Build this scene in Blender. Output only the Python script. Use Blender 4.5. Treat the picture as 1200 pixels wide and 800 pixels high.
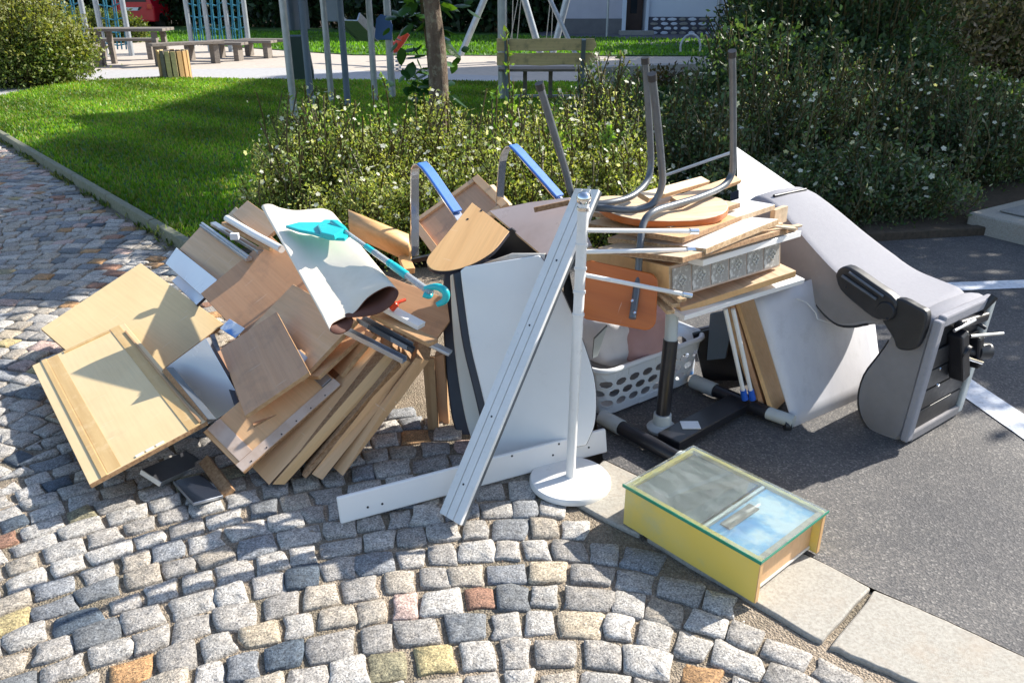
import bpy, math, random
import numpy as np
from mathutils import Matrix, Vector
random.seed(7); RNG = np.random.default_rng(7)
SC = bpy.context.scene; COL = SC.collection
for o in list(bpy.data.objects): bpy.data.objects.remove(o)

# ------------------------------------------------------------------ camera
PITCH = math.radians(23.8); CAMH = 1.6; FPX = 942.0
cam = bpy.data.cameras.new('camera'); camo = bpy.data.objects.new('camera', cam); COL.objects.link(camo)
cam.sensor_width = 36; cam.lens = 36*FPX/1200; cam.clip_start = .05; cam.clip_end = 2000
camo.location = (0, 0, CAMH); camo.rotation_euler = (math.pi/2-PITCH, 0, 0); SC.camera = camo
# ------------------------------------------------------------------ world, sun, exposure
SUN_AZ, SUN_EL = 62.5, 35.5
w = bpy.data.worlds.new('World'); SC.world = w; w.use_nodes = True
nt = w.node_tree; sky = nt.nodes.new('ShaderNodeTexSky'); sky.sky_type = 'NISHITA'; sky.sun_disc = False
sky.sun_elevation = math.radians(SUN_EL); sky.sun_rotation = math.radians(SUN_AZ)
bg = nt.nodes['Background']; bg.inputs['Strength'].default_value = .12
nt.links.new(sky.outputs[0], bg.inputs[0])
sl = bpy.data.lights.new('sun', 'SUN'); sl.energy = 4.7; sl.angle = math.radians(.5); sl.color = (1, .95, .86)
so = bpy.data.objects.new('sun', sl); COL.objects.link(so)
so.rotation_euler = (math.radians(90-SUN_EL), 0, math.radians(180-SUN_AZ))
SC.view_settings.view_transform = 'Standard'; SC.view_settings.look = 'None'
SC.view_settings.exposure = 1.04; SC.view_settings.gamma = 1

# ------------------------------------------------------------------ survey of the place: points from sight lines
FW = np.array([0, math.cos(PITCH), -math.sin(PITCH)]); UP = np.array([0, math.sin(PITCH), math.cos(PITCH)])
CAM = np.array([0, 0, CAMH])
def ray(u, v): return FW+np.array([(u-600)/FPX, 0, 0])+(400-v)/FPX*UP
def G(u, v, z=0.):                       # point at height z on a sight line
    r = ray(u, v); return CAM+r*((z-CAMH)/r[2])
def D(u, v, y):                          # point at distance y on a sight line
    r = ray(u, v); return CAM+r*(y/r[1])
def proj(P):
    d = np.asarray(P, float)-CAM; k = d@FW
    return 600+FPX*d[..., 0]/k, 400-FPX*(d@UP)/k
def onplane(u, v, p0, n):
    r = ray(u, v); return CAM+r*(((p0-CAM)@n)/(r@n))
def rotv(w):
    a = np.linalg.norm(w)
    if a < 1e-12: return np.eye(3)
    k = w/a; K = np.array([[0, -k[2], k[1]], [k[2], 0, -k[0]], [-k[1], k[0], 0]])
    return np.eye(3)+math.sin(a)*K+(1-math.cos(a))*K@K
def rectfit(px, zs, sz=.05, sp=2.):      # true rectangle (centre, axes, size) from four surveyed corners
    P = np.array([G(u, v, z) for (u, v), z in zip(px, zs)])
    c = P.mean(0); e1 = (P[1]-P[0]+P[2]-P[3])/2; e2 = (P[3]-P[0]+P[2]-P[1])/2
    a = np.linalg.norm(e1); b = np.linalg.norm(e2); x = e1/a; n = np.cross(e1, e2); n /= np.linalg.norm(n); y = np.cross(n, x)
    B = np.stack([x, y, n], 1); p = np.r_[c, 0, 0, 0, a, b]; px = np.array(px, float); zs = np.array(zs, float)
    S = np.array([(-1, -1), (1, -1), (1, 1), (-1, 1)])/2
    def corners(p):
        M = rotv(p[3:6])@B
        return p[:3]+np.outer(S[:, 0]*p[6], M[:, 0])+np.outer(S[:, 1]*p[7], M[:, 1])
    def res(p):
        q = corners(p); u, v = proj(q)
        return np.r_[(u-px[:, 0])/sp, (v-px[:, 1])/sp, (q[:, 2]-zs)/sz]
    lam = 1e-3; r = res(p); I = np.eye(8)*1e-5
    for it in range(40):
        J = np.stack([(res(p+I[i])-r)/1e-5 for i in range(8)], 1)
        d = np.linalg.solve(J.T@J+lam*np.eye(8), -J.T@r); pn = p+d; rn = res(pn)
        if rn@rn < r@r: p, r, lam = pn, rn, lam*.5
        else: lam *= 4
    return p, rotv(p[3:6])@B

# ------------------------------------------------------------------ materials
MATS = {}
def nodes(name):
    m = bpy.data.materials.new(name); m.use_nodes = True; MATS[name] = m
    t = m.node_tree; b = t.nodes['Principled BSDF']; return m, t, b
def N(t, typ, **kw):
    n = t.nodes.new(typ)
    for k, v in kw.items():
        if k.startswith('i_'): n.inputs[k[2:].replace('_', ' ')].default_value = v
        else: setattr(n, k, v)
    return n
def ramp(t, src, stops):
    r = N(t, 'ShaderNodeValToRGB'); e = r.color_ramp.elements
    while len(e) < len(stops): e.new(.5)
    for k, (p, c) in enumerate(stops): e[k].position = p; e[k].color = (*c, 1) if len(c) == 3 else c
    t.links.new(src, r.inputs[0]); return r
def mixc(t, a, b, fac, mode='MIX'):
    m = N(t, 'ShaderNodeMix', data_type='RGBA', blend_type=mode)
    for s, v in ((6, a), (7, b), (0, fac)):
        if hasattr(v, 'links'): t.links.new(v, m.inputs[s])
        else: m.inputs[s].default_value = (*v, 1) if isinstance(v, tuple) else v
    return m.outputs[2]
def coords(t, stretch=(1, 1, 1), world=False):
    if world: s = N(t, 'ShaderNodeNewGeometry').outputs['Position']
    else: s = N(t, 'ShaderNodeTexCoord').outputs['Object']
    mp = N(t, 'ShaderNodeMapping'); mp.inputs['Scale'].default_value = stretch; t.links.new(s, mp.inputs[0]); return mp.outputs[0]
def noise(t, co, sc, det=5, rough=.6):
    n = N(t, 'ShaderNodeTexNoise', i_Scale=sc, i_Detail=det, i_Roughness=rough); t.links.new(co, n.inputs['Vector']); return n.outputs['Fac']
def bump(t, b, h, strength, dist=.01):
    n = N(t, 'ShaderNodeBump', i_Strength=strength, i_Distance=dist); t.links.new(h, n.inputs['Height']); t.links.new(n.outputs[0], b.inputs['Normal'])
def pm(name, c1, c2=None, sc=6, rough=.5, bmp=.1, metal=0., stretch=(1, 1, 1), dirt=None, dsc=2.5, lo=.3, hi=.7, world=False, spec=.5, dlo=.52, dhi=.75, bdist=.004):
    m, t, b = nodes(name); c2 = c2 or tuple(x*.82 for x in c1)
    co = coords(t, stretch, world); n = noise(t, co, sc)
    col = ramp(t, n, [(lo, c1), (hi, c2)]).outputs[0]
    if dirt:
        co2 = coords(t, (1, 1, 1), world); f = ramp(t, noise(t, co2, dsc, 8, .7), [(dlo, (0, 0, 0)), (dhi, (1, 1, 1))]).outputs[0]
        mm = N(t, 'ShaderNodeMath', operation='MULTIPLY'); mm.inputs[1].default_value = .7; t.links.new(f, mm.inputs[0])
        col = mixc(t, col, dirt, mm.outputs[0])
    t.links.new(col, b.inputs['Base Color']); b.inputs['Metallic'].default_value = metal
    b.inputs['Specular IOR Level'].default_value = spec
    rr = ramp(t, noise(t, co, sc*2.3), [(.3, (rough*.85,)*3), (.7, (min(1, rough*1.15),)*3)]); t.links.new(rr.outputs[0], b.inputs['Roughness'])
    if bmp: bump(t, b, noise(t, co, sc*5, 6, .7), bmp, bdist)
    return m
def m_attr_stone():
    m, t, b = nodes('stone'); at = N(t, 'ShaderNodeAttribute', attribute_name='col')
    co = coords(t, world=True)
    f = noise(t, co, 165, 3, .8); g = noise(t, co, 38, 6, .75)
    s = ramp(t, f, [(.36, (.28, .28, .3)), (.47, (.82, .82, .82)), (.55, (1.0, 1, 1)), (.66, (1.7, 1.66, 1.6))]).outputs[0]
    c = mixc(t, at.outputs['Color'], s, 1., 'MULTIPLY')
    c = mixc(t, c, ramp(t, g, [(.3, (.62, .6, .57)), (.6, (1.1, 1.1, 1.1))]).outputs[0], 1., 'MULTIPLY')
    t.links.new(c, b.inputs['Base Color']); b.inputs['Roughness'].default_value = .75
    a = N(t, 'ShaderNodeMath', operation='ADD'); t.links.new(f, a.inputs[0])
    k = N(t, 'ShaderNodeMath', operation='MULTIPLY'); t.links.new(g, k.inputs[0]); k.inputs[1].default_value = 2.5; t.links.new(k.outputs[0], a.inputs[1])
    bump(t, b, a.outputs[0], .6, .006)
    return m
def m_joint():
    m, t, b = nodes('joint_sand'); co = coords(t, world=True)
    v = N(t, 'ShaderNodeTexVoronoi', i_Scale=160.); t.links.new(co, v.inputs['Vector'])
    c = ramp(t, noise(t, co, 120, 4, .8), [(.3, (.12, .1, .08)), (.5, (.29, .24, .185)), (.7, (.55, .47, .38))]).outputs[0]
    c = mixc(t, c, ramp(t, noise(t, co, 3, 4), [(.4, (.6, .6, .55)), (.65, (1.1, 1.05, 1))]).outputs[0], 1., 'MULTIPLY')
    t.links.new(c, b.inputs['Base Color']); b.inputs['Roughness'].default_value = .95
    bump(t, b, v.outputs['Distance'], .8, .006); return m
def m_asphalt():
    m, t, b = nodes('asphalt'); co = coords(t, world=True)
    v = N(t, 'ShaderNodeTexVoronoi', i_Scale=170.); t.links.new(co, v.inputs['Vector'])
    sep = N(t, 'ShaderNodeSeparateColor'); t.links.new(v.outputs['Color'], sep.inputs[0])
    c = ramp(t, sep.outputs[0], [(0, (.068, .068, .072)), (.5, (.10, .097, .097)), (.88, (.14, .132, .128)), (.98, (.22, .21, .2))]).outputs[0]
    c = mixc(t, c, ramp(t, noise(t, co, 1.6, 9, .7), [(.35, (.68, .68, .7)), (.62, (1.18, 1.14, 1.08))]).outputs[0], 1., 'MULTIPLY')
    t.links.new(c, b.inputs['Base Color']); b.inputs['Roughness'].default_value = .8
    bump(t, b, v.outputs['Distance'], .35, .005); return m
def m_leaf(name='leaf', trans=.35, rough=.5):
    m, t, b = nodes(name); at = N(t, 'ShaderNodeAttribute', attribute_name='col')
    t.links.new(at.outputs['Color'], b.inputs['Base Color']); b.inputs['Roughness'].default_value = rough
    tr = N(t, 'ShaderNodeBsdfTranslucent'); mx = N(t, 'ShaderNodeMixShader'); mx.inputs[0].default_value = trans
    c = mixc(t, at.outputs['Color'], (1.5, 1.5, .5), 1., 'MULTIPLY'); t.links.new(c, tr.inputs[0])
    t.links.new(b.outputs[0], mx.inputs[1]); t.links.new(tr.outputs[0], mx.inputs[2])
    t.links.new(mx.outputs[0], t.nodes['Material Output'].inputs[0]); return m
STONE = m_attr_stone(); JOINT = m_joint(); ASPH = m_asphalt(); LEAF = m_leaf(); GRASSM = m_leaf('grass_blade', .4)
YTAN = pm('yellow_laminate', (.80, .61, .33), (.74, .54, .28), 3, .45, .04, dirt=(.5, .36, .2), dsc=4, dlo=.6, dhi=.9)
TAN = pm('tan_laminate', (.72, .45, .24), (.65, .385, .19), 4, .45, .05, stretch=(.25, 5, 5), dirt=(.42, .28, .18), dsc=5, dlo=.58, dhi=.85)
BROWN = pm('brown_laminate', (.63, .355, .195), (.56, .30, .155), 5, .5, .05, stretch=(.2, 5, 5), dirt=(.33, .2, .12), dsc=6)
ORNG = pm('orange_laminate', (.72, .44, .2), (.63, .36, .15), 4, .45, .04, stretch=(.3, 5, 5))
PLYO = pm('orange_plywood', (.55, .15, .025), (.46, .115, .018), 5, .4, .04, stretch=(.3, 4, 4))
CHIP = pm('chipboard_edge', (.62, .44, .26), (.36, .21, .1), 90, .8, .4, lo=.35, hi=.65)
CHIPD = pm('chipboard_dark', (.42, .25, .13), (.24, .13, .06), 90, .8, .5, lo=.35, hi=.65)
EDGE = pm('wood_edge', (.55, .35, .18), (.40, .22, .1), 10, .6, .12, stretch=(.15, 4, 4), dirt=(.25, .13, .06), dsc=9)
PINE = pm('pale_wood', (.74, .58, .4), (.62, .44, .27), 9, .6, .1, stretch=(.15, 4, 4))
GLUE = pm('glue_strip', (.62, .5, .42), (.45, .31, .22), 8, .6, .15, dirt=(.34, .24, .17), dsc=10)
BATTEN = pm('batten', (.66, .45, .2), (.53, .33, .13), 7, .6, .12, stretch=(.3, 4, 4), dirt=(.78, .62, .36), dsc=7)
WHITE = pm('white_laminate', (.84, .82, .79), (.8, .78, .75), 5, .35, .03, dirt=(.6, .57, .52), dsc=5, dlo=.6, dhi=.95)
WPAINT = pm('white_painted_metal', (.8, .79, .77), (.72, .71, .68), 12, .3, .03, dirt=(.5, .46, .4), dsc=14, dlo=.62, dhi=.9)
WPLAS = pm('white_plastic', (.74, .76, .78), (.7, .72, .74), 6, .3, .02)
CREAM = pm('cream_laminate', (.8, .75, .66), (.75, .7, .6), 5, .4, .04, dirt=(.5, .44, .35), dsc=8, dlo=.6)
BLUEW = pm('blue_white_laminate', (.78, .83, .9), (.72, .78, .86), 3, .25, .02)
GREYP = pm('pale_grey_plastic', (.5, .53, .52), (.44, .47, .46), 8, .35, .04)
BLACK = pm('black_metal', (.012, .012, .015), (.02, .02, .025), 9, .35, .05)
RUBBER = pm('black_plastic', (.016, .017, .02), (.03, .03, .034), 9, .45, .1)
NAVY = pm('dark_navy_edge', (.02, .022, .035), (.03, .03, .045), 7, .4, .03)
STEEL = pm('grey_steel', (.14, .155, .175), (.10, .115, .13), 14, .38, .06, metal=.35, dirt=(.08, .08, .09), dsc=18)
ALU = pm('aluminium', (.55, .57, .6), (.42, .44, .47), 12, .35, .06, metal=.85, stretch=(.2, 3, 3))
CHROME = pm('chrome', (.78, .79, .8), (.7, .71, .72), 8, .12, .01, metal=1.)
BLUE = pm('blue_pad', (.04, .18, .6), (.035, .15, .52), 12, .55, .1)
TEAL = pm('turquoise_plastic', (.02, .5, .52), (.015, .44, .47), 6, .3, .03)
CLEARG = pm('translucent_grey_plastic', (.62, .67, .7), (.55, .6, .64), 6, .2, .02)
CLEARG.node_tree.nodes['Principled BSDF'].inputs['Transmission Weight'].default_value = .5
RED = pm('orange_red_plastic', (.75, .07, .02), (.66, .05, .015), 8, .35, .03)
DRED = pm('dark_brown_backing', (.13, .045, .025), (.1, .035, .02), 9, .6, .1)
SHEET = pm('cream_sheet', (.86, .78, .65), (.8, .71, .57), 3, .5, .05, dirt=(.62, .54, .4), dsc=3, dlo=.55, dhi=.85)
FABRIC = pm('light_grey_fabric', (.31, .305, .33), (.29, .285, .308), 60, .9, .35, dirt=(.27, .26, .27), dsc=1.5, dlo=.6)
FABS = pm('taupe_fabric', (.25, .237, .24), (.225, .213, .217), 14, .85, .3)
BAG = pm('blue_white_bag', (.7, .75, .82), (.08, .25, .6), 5, .35, .3, lo=.47, hi=.56, dirt=None)
PILLOW = pm('white_cloth', (.72, .7, .7), (.66, .63, .64), 9, .85, .4)
PINK = pm('dusty_pink_cloth', (.52, .32, .31), (.46, .28, .27), 9, .85, .4)
YPAINT = pm('mustard_paint', (.82, .59, .10), (.78, .6, .17), 3, .35, .04, dirt=(.62, .55, .26), dsc=2.2, dlo=.5, dhi=.62)
BLUEP = pm('blue_plastic', (.02, .12, .55), (.02, .09, .45), 8, .4, .04)
GRAN = pm('pale_granite', (.47, .44, .38), (.32, .29, .245), 120, .8, .5, lo=.35, hi=.68, dirt=(.42, .34, .26), dsc=6, world=True, bdist=.006)
GREYST = pm('grey_granite', (.34, .33, .31), (.2, .2, .19), 90, .8, .5, lo=.35, hi=.7, dirt=(.14, .15, .11), dsc=5, world=True)
MOSSK = pm('mossy_concrete', (.24, .235, .17), (.15, .155, .1), 40, .85, .5, dirt=(.1, .14, .05), dsc=7, world=True)
SOIL = pm('soil', (.06, .045, .03), (.11, .08, .055), 30, .95, .8, world=True, bdist=.02)
TURF = pm('turf', (.05, .14, .015), (.03, .09, .01), 12, .9, .6, world=True, bdist=.02)
SAND = pm('playground_sand', (.52, .45, .38), (.42, .36, .3), 9, .95, .4, world=True, dirt=(.3, .26, .22), dsc=1.5)
PATHM = pm('pale_path', (.45, .44, .43), (.36, .35, .35), 12, .9, .3, world=True)
PAINT = pm('road_paint', (.72, .74, .78), (.5, .51, .54), 40, .7, .3, lo=.45, hi=.75, world=True, dirt=(.1, .1, .11), dsc=30, dlo=.6, dhi=.7)
BARK = pm('bark', (.24, .17, .12), (.09, .06, .04), 16, .9, 1., stretch=(1, 1, .25), world=True, dirt=(.35, .32, .22), dsc=14, dlo=.5, dhi=.62, bdist=.03)
TWIG = pm('twig', (.12, .09, .045), (.08, .06, .03), 20, .9, .2)
OLDW = pm('weathered_wood', (.23, .2, .17), (.13, .11, .095), 6, .8, .4, stretch=(.3, 5, 5))
BENCHW = pm('yellowed_plank', (.68, .52, .25), (.5, .38, .18), 7, .75, .4, stretch=(.3, 5, 5), dirt=(.12, .11, .07), dsc=8)
SLATW = pm('tan_slat', (.55, .33, .12), (.3, .19, .09), 5, .7, .2, stretch=(1, 1, .2))
GALV = pm('galvanised_steel', (.42, .45, .48), (.32, .35, .38), 10, .4, .08, metal=.4)
CASTG = pm('grey_cast_iron', (.16, .19, .2), (.12, .145, .15), 12, .6, .2)
PANELB = pm('blue_panel', (.05, .13, .32), (.045, .11, .28), 5, .5, .03)
PANELG = pm('blue_grey_panel', (.12, .16, .22), (.1, .14, .19), 5, .5, .03)
NET = pm('teal_rope', (.03, .2, .28), (.02, .15, .24), 10, .7, .2)
ROPE = pm('pale_rope', (.45, .42, .36), None, 20, .8, .2)
LILAC = pm('pale_lilac_render', (.5, .49, .56), (.44, .43, .5), 2, .9, .2)
WHR = pm('white_render', (.62, .68, .78), (.58, .64, .74), 2, .9, .2)
PLINTH = pm('grey_plinth', (.16, .16, .17), (.13, .13, .14), 4, .9, .2)
DOORM = pm('brown_door', (.08, .045, .035), (.06, .035, .03), 6, .6, .1)
GLASSD = pm('window_glass', (.03, .04, .05), (.02, .03, .04), 2, .06, 0)
MORTAR = pm('dark_mortar', (.06, .065, .09), (.09, .09, .12), 8, .9, .3)
REDP = pm('red_car_paint', (.6, .01, .03), (.55, .01, .03), 3, .2, 0)
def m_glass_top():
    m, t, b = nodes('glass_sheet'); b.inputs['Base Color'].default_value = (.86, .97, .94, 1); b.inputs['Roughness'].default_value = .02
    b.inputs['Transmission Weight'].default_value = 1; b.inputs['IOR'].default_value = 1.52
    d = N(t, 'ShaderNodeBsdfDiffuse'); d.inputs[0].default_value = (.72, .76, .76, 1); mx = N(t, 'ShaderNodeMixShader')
    f = ramp(t, noise(t, coords(t, (1, 2.2, 1)), 9, 8, .7), [(.45, (.06,)*3), (.8, (.2,)*3)]).outputs[0]  # pale diffuse clouding painted in for the sky's reflection
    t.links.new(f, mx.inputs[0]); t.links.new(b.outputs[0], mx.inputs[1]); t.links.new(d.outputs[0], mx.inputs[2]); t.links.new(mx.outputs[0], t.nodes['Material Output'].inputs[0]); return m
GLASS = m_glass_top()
def m_print():
    m, t, b = nodes('sky_print'); co = coords(t)
    c = ramp(t, noise(t, co, 6, 5, .6), [(.42, (.10, .36, .72)), (.52, (.3, .58, .85)), (.6, (.8, .88, .92))]).outputs[0]
    t.links.new(c, b.inputs['Base Color']); b.inputs['Roughness'].default_value = .3; return m
PRINT = m_print()
def add_wear(m, amount=.35, scale=1.):
    t = m.node_tree; b = t.nodes['Principled BSDF']; src = b.inputs['Base Color'].links[0].from_socket
    co = coords(t, (1.5*scale, 38*scale, 10)); g = ramp(t, noise(t, co, 2.2, 7, .7), [(.35, (1-amount,)*3), (.55, (1, 1, 1)), (.75, (1+amount*.35,)*3)]).outputs[0]
    c = mixc(t, src, g, 1., 'MULTIPLY'); co2 = coords(t, (34, 3, 8)); f = ramp(t, noise(t, co2, 2.5, 3, .5), [(.69, (0, 0, 0)), (.73, (1, 1, 1))]).outputs[0]
    mm = N(t, 'ShaderNodeMath', operation='MULTIPLY'); mm.inputs[1].default_value = .3; t.links.new(f, mm.inputs[0])
    c = mixc(t, c, (.85, .76, .62), mm.outputs[0]); t.links.new(c, b.inputs['Base Color'])
for m_ in (TAN, BROWN, ORNG): add_wear(m_, .1)
add_wear(PLYO, .07); add_wear(YTAN, .07); add_wear(PINE, .25)

# ------------------------------------------------------------------ mesh helpers
def unit(a): return a/(np.linalg.norm(a, axis=-1, keepdims=True)+1e-9)
WM = {}
def tagp(o, label=None, cat=None, group=None, kind=None):
    if label: o['label'] = label
    if cat: o['category'] = cat
    if group: o['group'] = group
    if kind: o['kind'] = kind
    return o
def attach(o, M=None, parent=None):
    COL.objects.link(o); M = M or Matrix.Identity(4); WM[o] = M
    if parent is not None: o.parent = parent; o.matrix_basis = WM[parent].inverted() @ M
    else: o.matrix_basis = M
    return o
def T(p): return Matrix.Translation(Vector([float(x) for x in p]))
def frame(c, M3):
    m = Matrix([[float(x) for x in r] for r in M3]).to_4x4(); m.translation = Vector([float(x) for x in c]); return m
def empty(name, loc, *tg, **kw):
    o = bpy.data.objects.new(name, None); o.empty_display_size = .1; attach(o, T(loc)); return tagp(o, *tg, **kw)
class MB:
    def __init__(s): s.v = []; s.f = []; s.m = []
    def add(s, vs, fs, mi=0):
        k = len(s.v); s.v += [tuple(float(x) for x in p) for p in vs]; s.f += [tuple(k+i for i in f) for f in fs]
        s.m += [mi]*len(fs) if isinstance(mi, int) else list(mi); return s
    def box(s, c, h, R=None, mi=0):
        R = np.eye(3) if R is None else np.asarray(R); c = np.asarray(c, float)
        vs = [c+R@(np.array([x, y, z])*h) for x in(-1, 1) for y in(-1, 1) for z in(-1, 1)]
        m = mi if isinstance(mi, (list, tuple)) else [mi]*6
        return s.add(vs, [(0, 1, 3, 2), (4, 6, 7, 5), (0, 4, 5, 1), (2, 3, 7, 6), (0, 2, 6, 4), (1, 5, 7, 3)], m)   # -x +x -y +y -z +z
    def beam(s, a, b, w, h, up=(0, 0, 1), mi=0):
        a = np.asarray(a, float); b = np.asarray(b, float); x = b-a; L = np.linalg.norm(x); x /= L
        y = np.cross(np.asarray(up, float), x); y /= np.linalg.norm(y); z = np.cross(x, y)
        return s.box((a+b)/2, np.array([L/2, w/2, h/2]), np.stack([x, y, z], 1), mi)
    def tube(s, pts, r, n=10, mi=0, caps=True, closed=False):
        P = np.array(pts, float); K = len(P); r = np.full(K, r) if np.isscalar(r) else np.asarray(r)
        if closed: tg = np.roll(P, -1, 0)-np.roll(P, 1, 0)
        else: tg = np.gradient(P, axis=0)
        tg /= np.linalg.norm(tg, axis=1)[:, None]+1e-12
        a = np.array([0, 0, 1.]) if abs(tg[0][2]) < .9 else np.array([1., 0, 0])
        u = np.cross(tg[0], a); u /= np.linalg.norm(u); vs = []
        for i in range(K):
            u = u-tg[i]*(u@tg[i]); u /= np.linalg.norm(u); w_ = np.cross(tg[i], u)
            for k in range(n):
                t_ = 2*math.pi*k/n; vs.append(P[i]+r[i]*(math.cos(t_)*u+math.sin(t_)*w_))
        fs = []
        for i in range(K if closed else K-1):
            j = (i+1) % K
            for k in range(n): fs.append((i*n+k, i*n+(k+1) % n, j*n+(k+1) % n, j*n+k))
        if caps and not closed: fs += [tuple(range(n))[::-1], tuple(range((K-1)*n, K*n))]
        return s.add(vs, fs, mi)
    def prism(s, pts, off, mi=0, side=None):        # polygon (3D points) swept by a vector
        n = len(pts); P = np.array(pts, float); off = np.asarray(off, float); Q = P+off
        fs = [tuple(range(n)), tuple(range(n, 2*n))[::-1]]+[(i, n+i, n+(i+1) % n, (i+1) % n) for i in range(n)]
        m = [mi, mi]+[mi if side is None else side]*n
        return s.add(np.r_[P, Q], fs, m)
    def lathe(s, c, prof, n=24, mi=0, R=None):
        R = np.eye(3) if R is None else R; c = np.asarray(c, float); vs = []
        for r, z in prof:
            for k in range(n): t_ = 2*math.pi*k/n; vs.append(c+R@np.array([r*math.cos(t_), r*math.sin(t_), z]))
        fs = [(i*n+k, i*n+(k+1) % n, (i+1)*n+(k+1) % n, (i+1)*n+k) for i in range(len(prof)-1) for k in range(n)]
        fs += [tuple(range(n))[::-1], tuple(range((len(prof)-1)*n, len(prof)*n))]
        return s.add(vs, fs, mi)
    def build(s, name, mats, parent=None, M=None, smooth=False, bevel=0, seg=2, local=False):
        mats = mats if isinstance(mats, (list, tuple)) else [mats]
        if M is None:
            P = np.array(s.v); c = P.mean(0); c[2] = P[:, 2].min(); M = T(c)
        vs = s.v
        if not local: Mi = M.inverted(); vs = [Mi @ Vector(p) for p in s.v]
        me = bpy.data.meshes.new(name); me.from_pydata(vs, [], s.f)
        for m in mats: me.materials.append(m)
        me.polygons.foreach_set('material_index', s.m)
        import bmesh
        bm = bmesh.new(); bm.from_mesh(me); bmesh.ops.recalc_face_normals(bm, faces=bm.faces); bm.to_mesh(me); bm.free()
        if smooth:
            me.polygons.foreach_set('use_smooth', [True]*len(me.polygons)); me.set_sharp_from_angle(angle=math.radians(40))
        o = bpy.data.objects.new(name, me); attach(o, M, parent)
        if bevel:
            b = o.modifiers.new('bevel', 'BEVEL'); b.width = bevel; b.segments = seg; b.limit_method = 'ANGLE'; b.angle_limit = math.radians(35)
        return o
def crv(pts, n=8):                                  # Catmull-Rom
    P = np.array(pts, float); Q = np.r_[[2*P[0]-P[1]], P, [2*P[-1]-P[-2]]]; out = []
    for i in range(1, len(Q)-2):
        for t_ in np.linspace(0, 1, n, endpoint=False):
            a, b, c, d = Q[i-1:i+3]
            out.append(.5*((2*b)+(c-a)*t_+(2*a-5*b+4*c-d)*t_**2+(3*b-a-3*c+d)*t_**3))
    return np.array(out+[P[-1]])
def sheet(name, pts, z, mat, parent=None):
    mb = MB(); mb.add([(p[0], p[1], z) for p in pts], [tuple(range(len(pts)))]); return tagp(mb.build(name, mat, parent), kind='structure')
def board(name, px, zs, th, mats, label=None, cat=None, group=None, parent=None, sz=.05, flip=False, bev=.0015, drop=0):
    """a rectangular panel whose upper face is the surveyed rectangle; mats = (face, edge[, underside])"""
    p, M3 = rectfit(px, zs, sz); c = p[:3].copy(); n = M3[:, 2]
    if n@(CAM-c) < 0: M3 = np.stack([M3[:, 0], -M3[:, 1], -n], 1); n = M3[:, 2]
    c = c-n*(th/2)-np.array([0, 0, drop])
    mb = MB(); under = 2 if len(mats) > 2 else 0
    mb.box((0, 0, 0), np.array([p[6]/2, p[7]/2, th/2]), None, [1, 1, 1, 1, under, 0])
    o = mb.build(name, list(mats), parent, frame(c, M3), bevel=bev, seg=1, local=True)
    o['_sz'] = (float(p[6]), float(p[7]))
    return tagp(o, label, cat, group)
def panel(name, px, ys, th, mats, label=None, cat=None, group=None, parent=None, bev=.0015, dirn=None):
    """a flat panel of any outline; plane through the first three surveyed points (pixel, distance), the rest lie on it"""
    A, B, C_ = [D(*px[i], ys[i]) for i in range(3)]; n = np.cross(B-A, C_-A); n /= np.linalg.norm(n)
    if n@(CAM-A) < 0: n = -n
    P = [onplane(u, v, A, n) for u, v in px]
    mb = MB(); mb.prism(P, -n*th, 0, 1)
    x = P[1]-P[0]; x /= np.linalg.norm(x); M = frame(np.mean(P, 0), np.stack([x, np.cross(n, x), n], 1))
    o = mb.build(name, list(mats), parent, M, bevel=bev, seg=1); return tagp(o, label, cat, group)
def colmesh(name, V, F, C, mat, parent=None, M=None, smooth=False):
    V = np.asarray(V, np.float32); F = np.asarray(F, np.int32); k = F.shape[1]
    M = M or T((0, 0, 0)); V = V-np.array(M.translation, np.float32)
    me = bpy.data.meshes.new(name); me.vertices.add(len(V)); me.vertices.foreach_set('co', V.ravel())
    me.loops.add(F.size); me.loops.foreach_set('vertex_index', F.ravel())
    me.polygons.add(len(F)); me.polygons.foreach_set('loop_start', np.arange(0, F.size, k, dtype=np.int32)); me.polygons.foreach_set('loop_total', np.full(len(F), k, np.int32))
    me.update(calc_edges=True)
    a = me.color_attributes.new('col', 'FLOAT_COLOR', 'POINT'); a.data.foreach_set('color', np.c_[np.asarray(C, np.float32), np.ones(len(V), np.float32)].ravel())
    me.materials.append(mat)
    if smooth: me.polygons.foreach_set('use_smooth', [True]*len(F))
    o = bpy.data.objects.new(name, me); return attach(o, M, parent)
def leaves(name, P, L, C, parent=None, dirs=None, wid=.3, mat=None, kind='stuff', M=None):
    n = len(P); d = unit(RNG.normal(size=(n, 3))+np.array([0, 0, .25])) if dirs is None else unit(dirs+.55*RNG.normal(size=(n, 3)))
    s = unit(np.cross(d, RNG.normal(size=(n, 3)))); L = np.broadcast_to(L, n)[:, None]; nn = np.cross(d, s)
    V = np.stack([P, P+.5*L*d+wid*L*s+.06*L*nn, P+L*d-.1*L*nn, P+.5*L*d-wid*L*s+.06*L*nn], 1).reshape(-1, 3)
    F = np.arange(4*n).reshape(n, 4); return tagp(colmesh(name, V, F, np.repeat(C, 4, 0), mat or LEAF, parent, M), kind=kind)
def tint(n, cols, jit=.18):
    cols = np.array(cols); c = cols[RNG.integers(0, len(cols), n)]; return np.clip(c*(1+jit*RNG.normal(size=(n, 1))), .003, 1)

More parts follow.
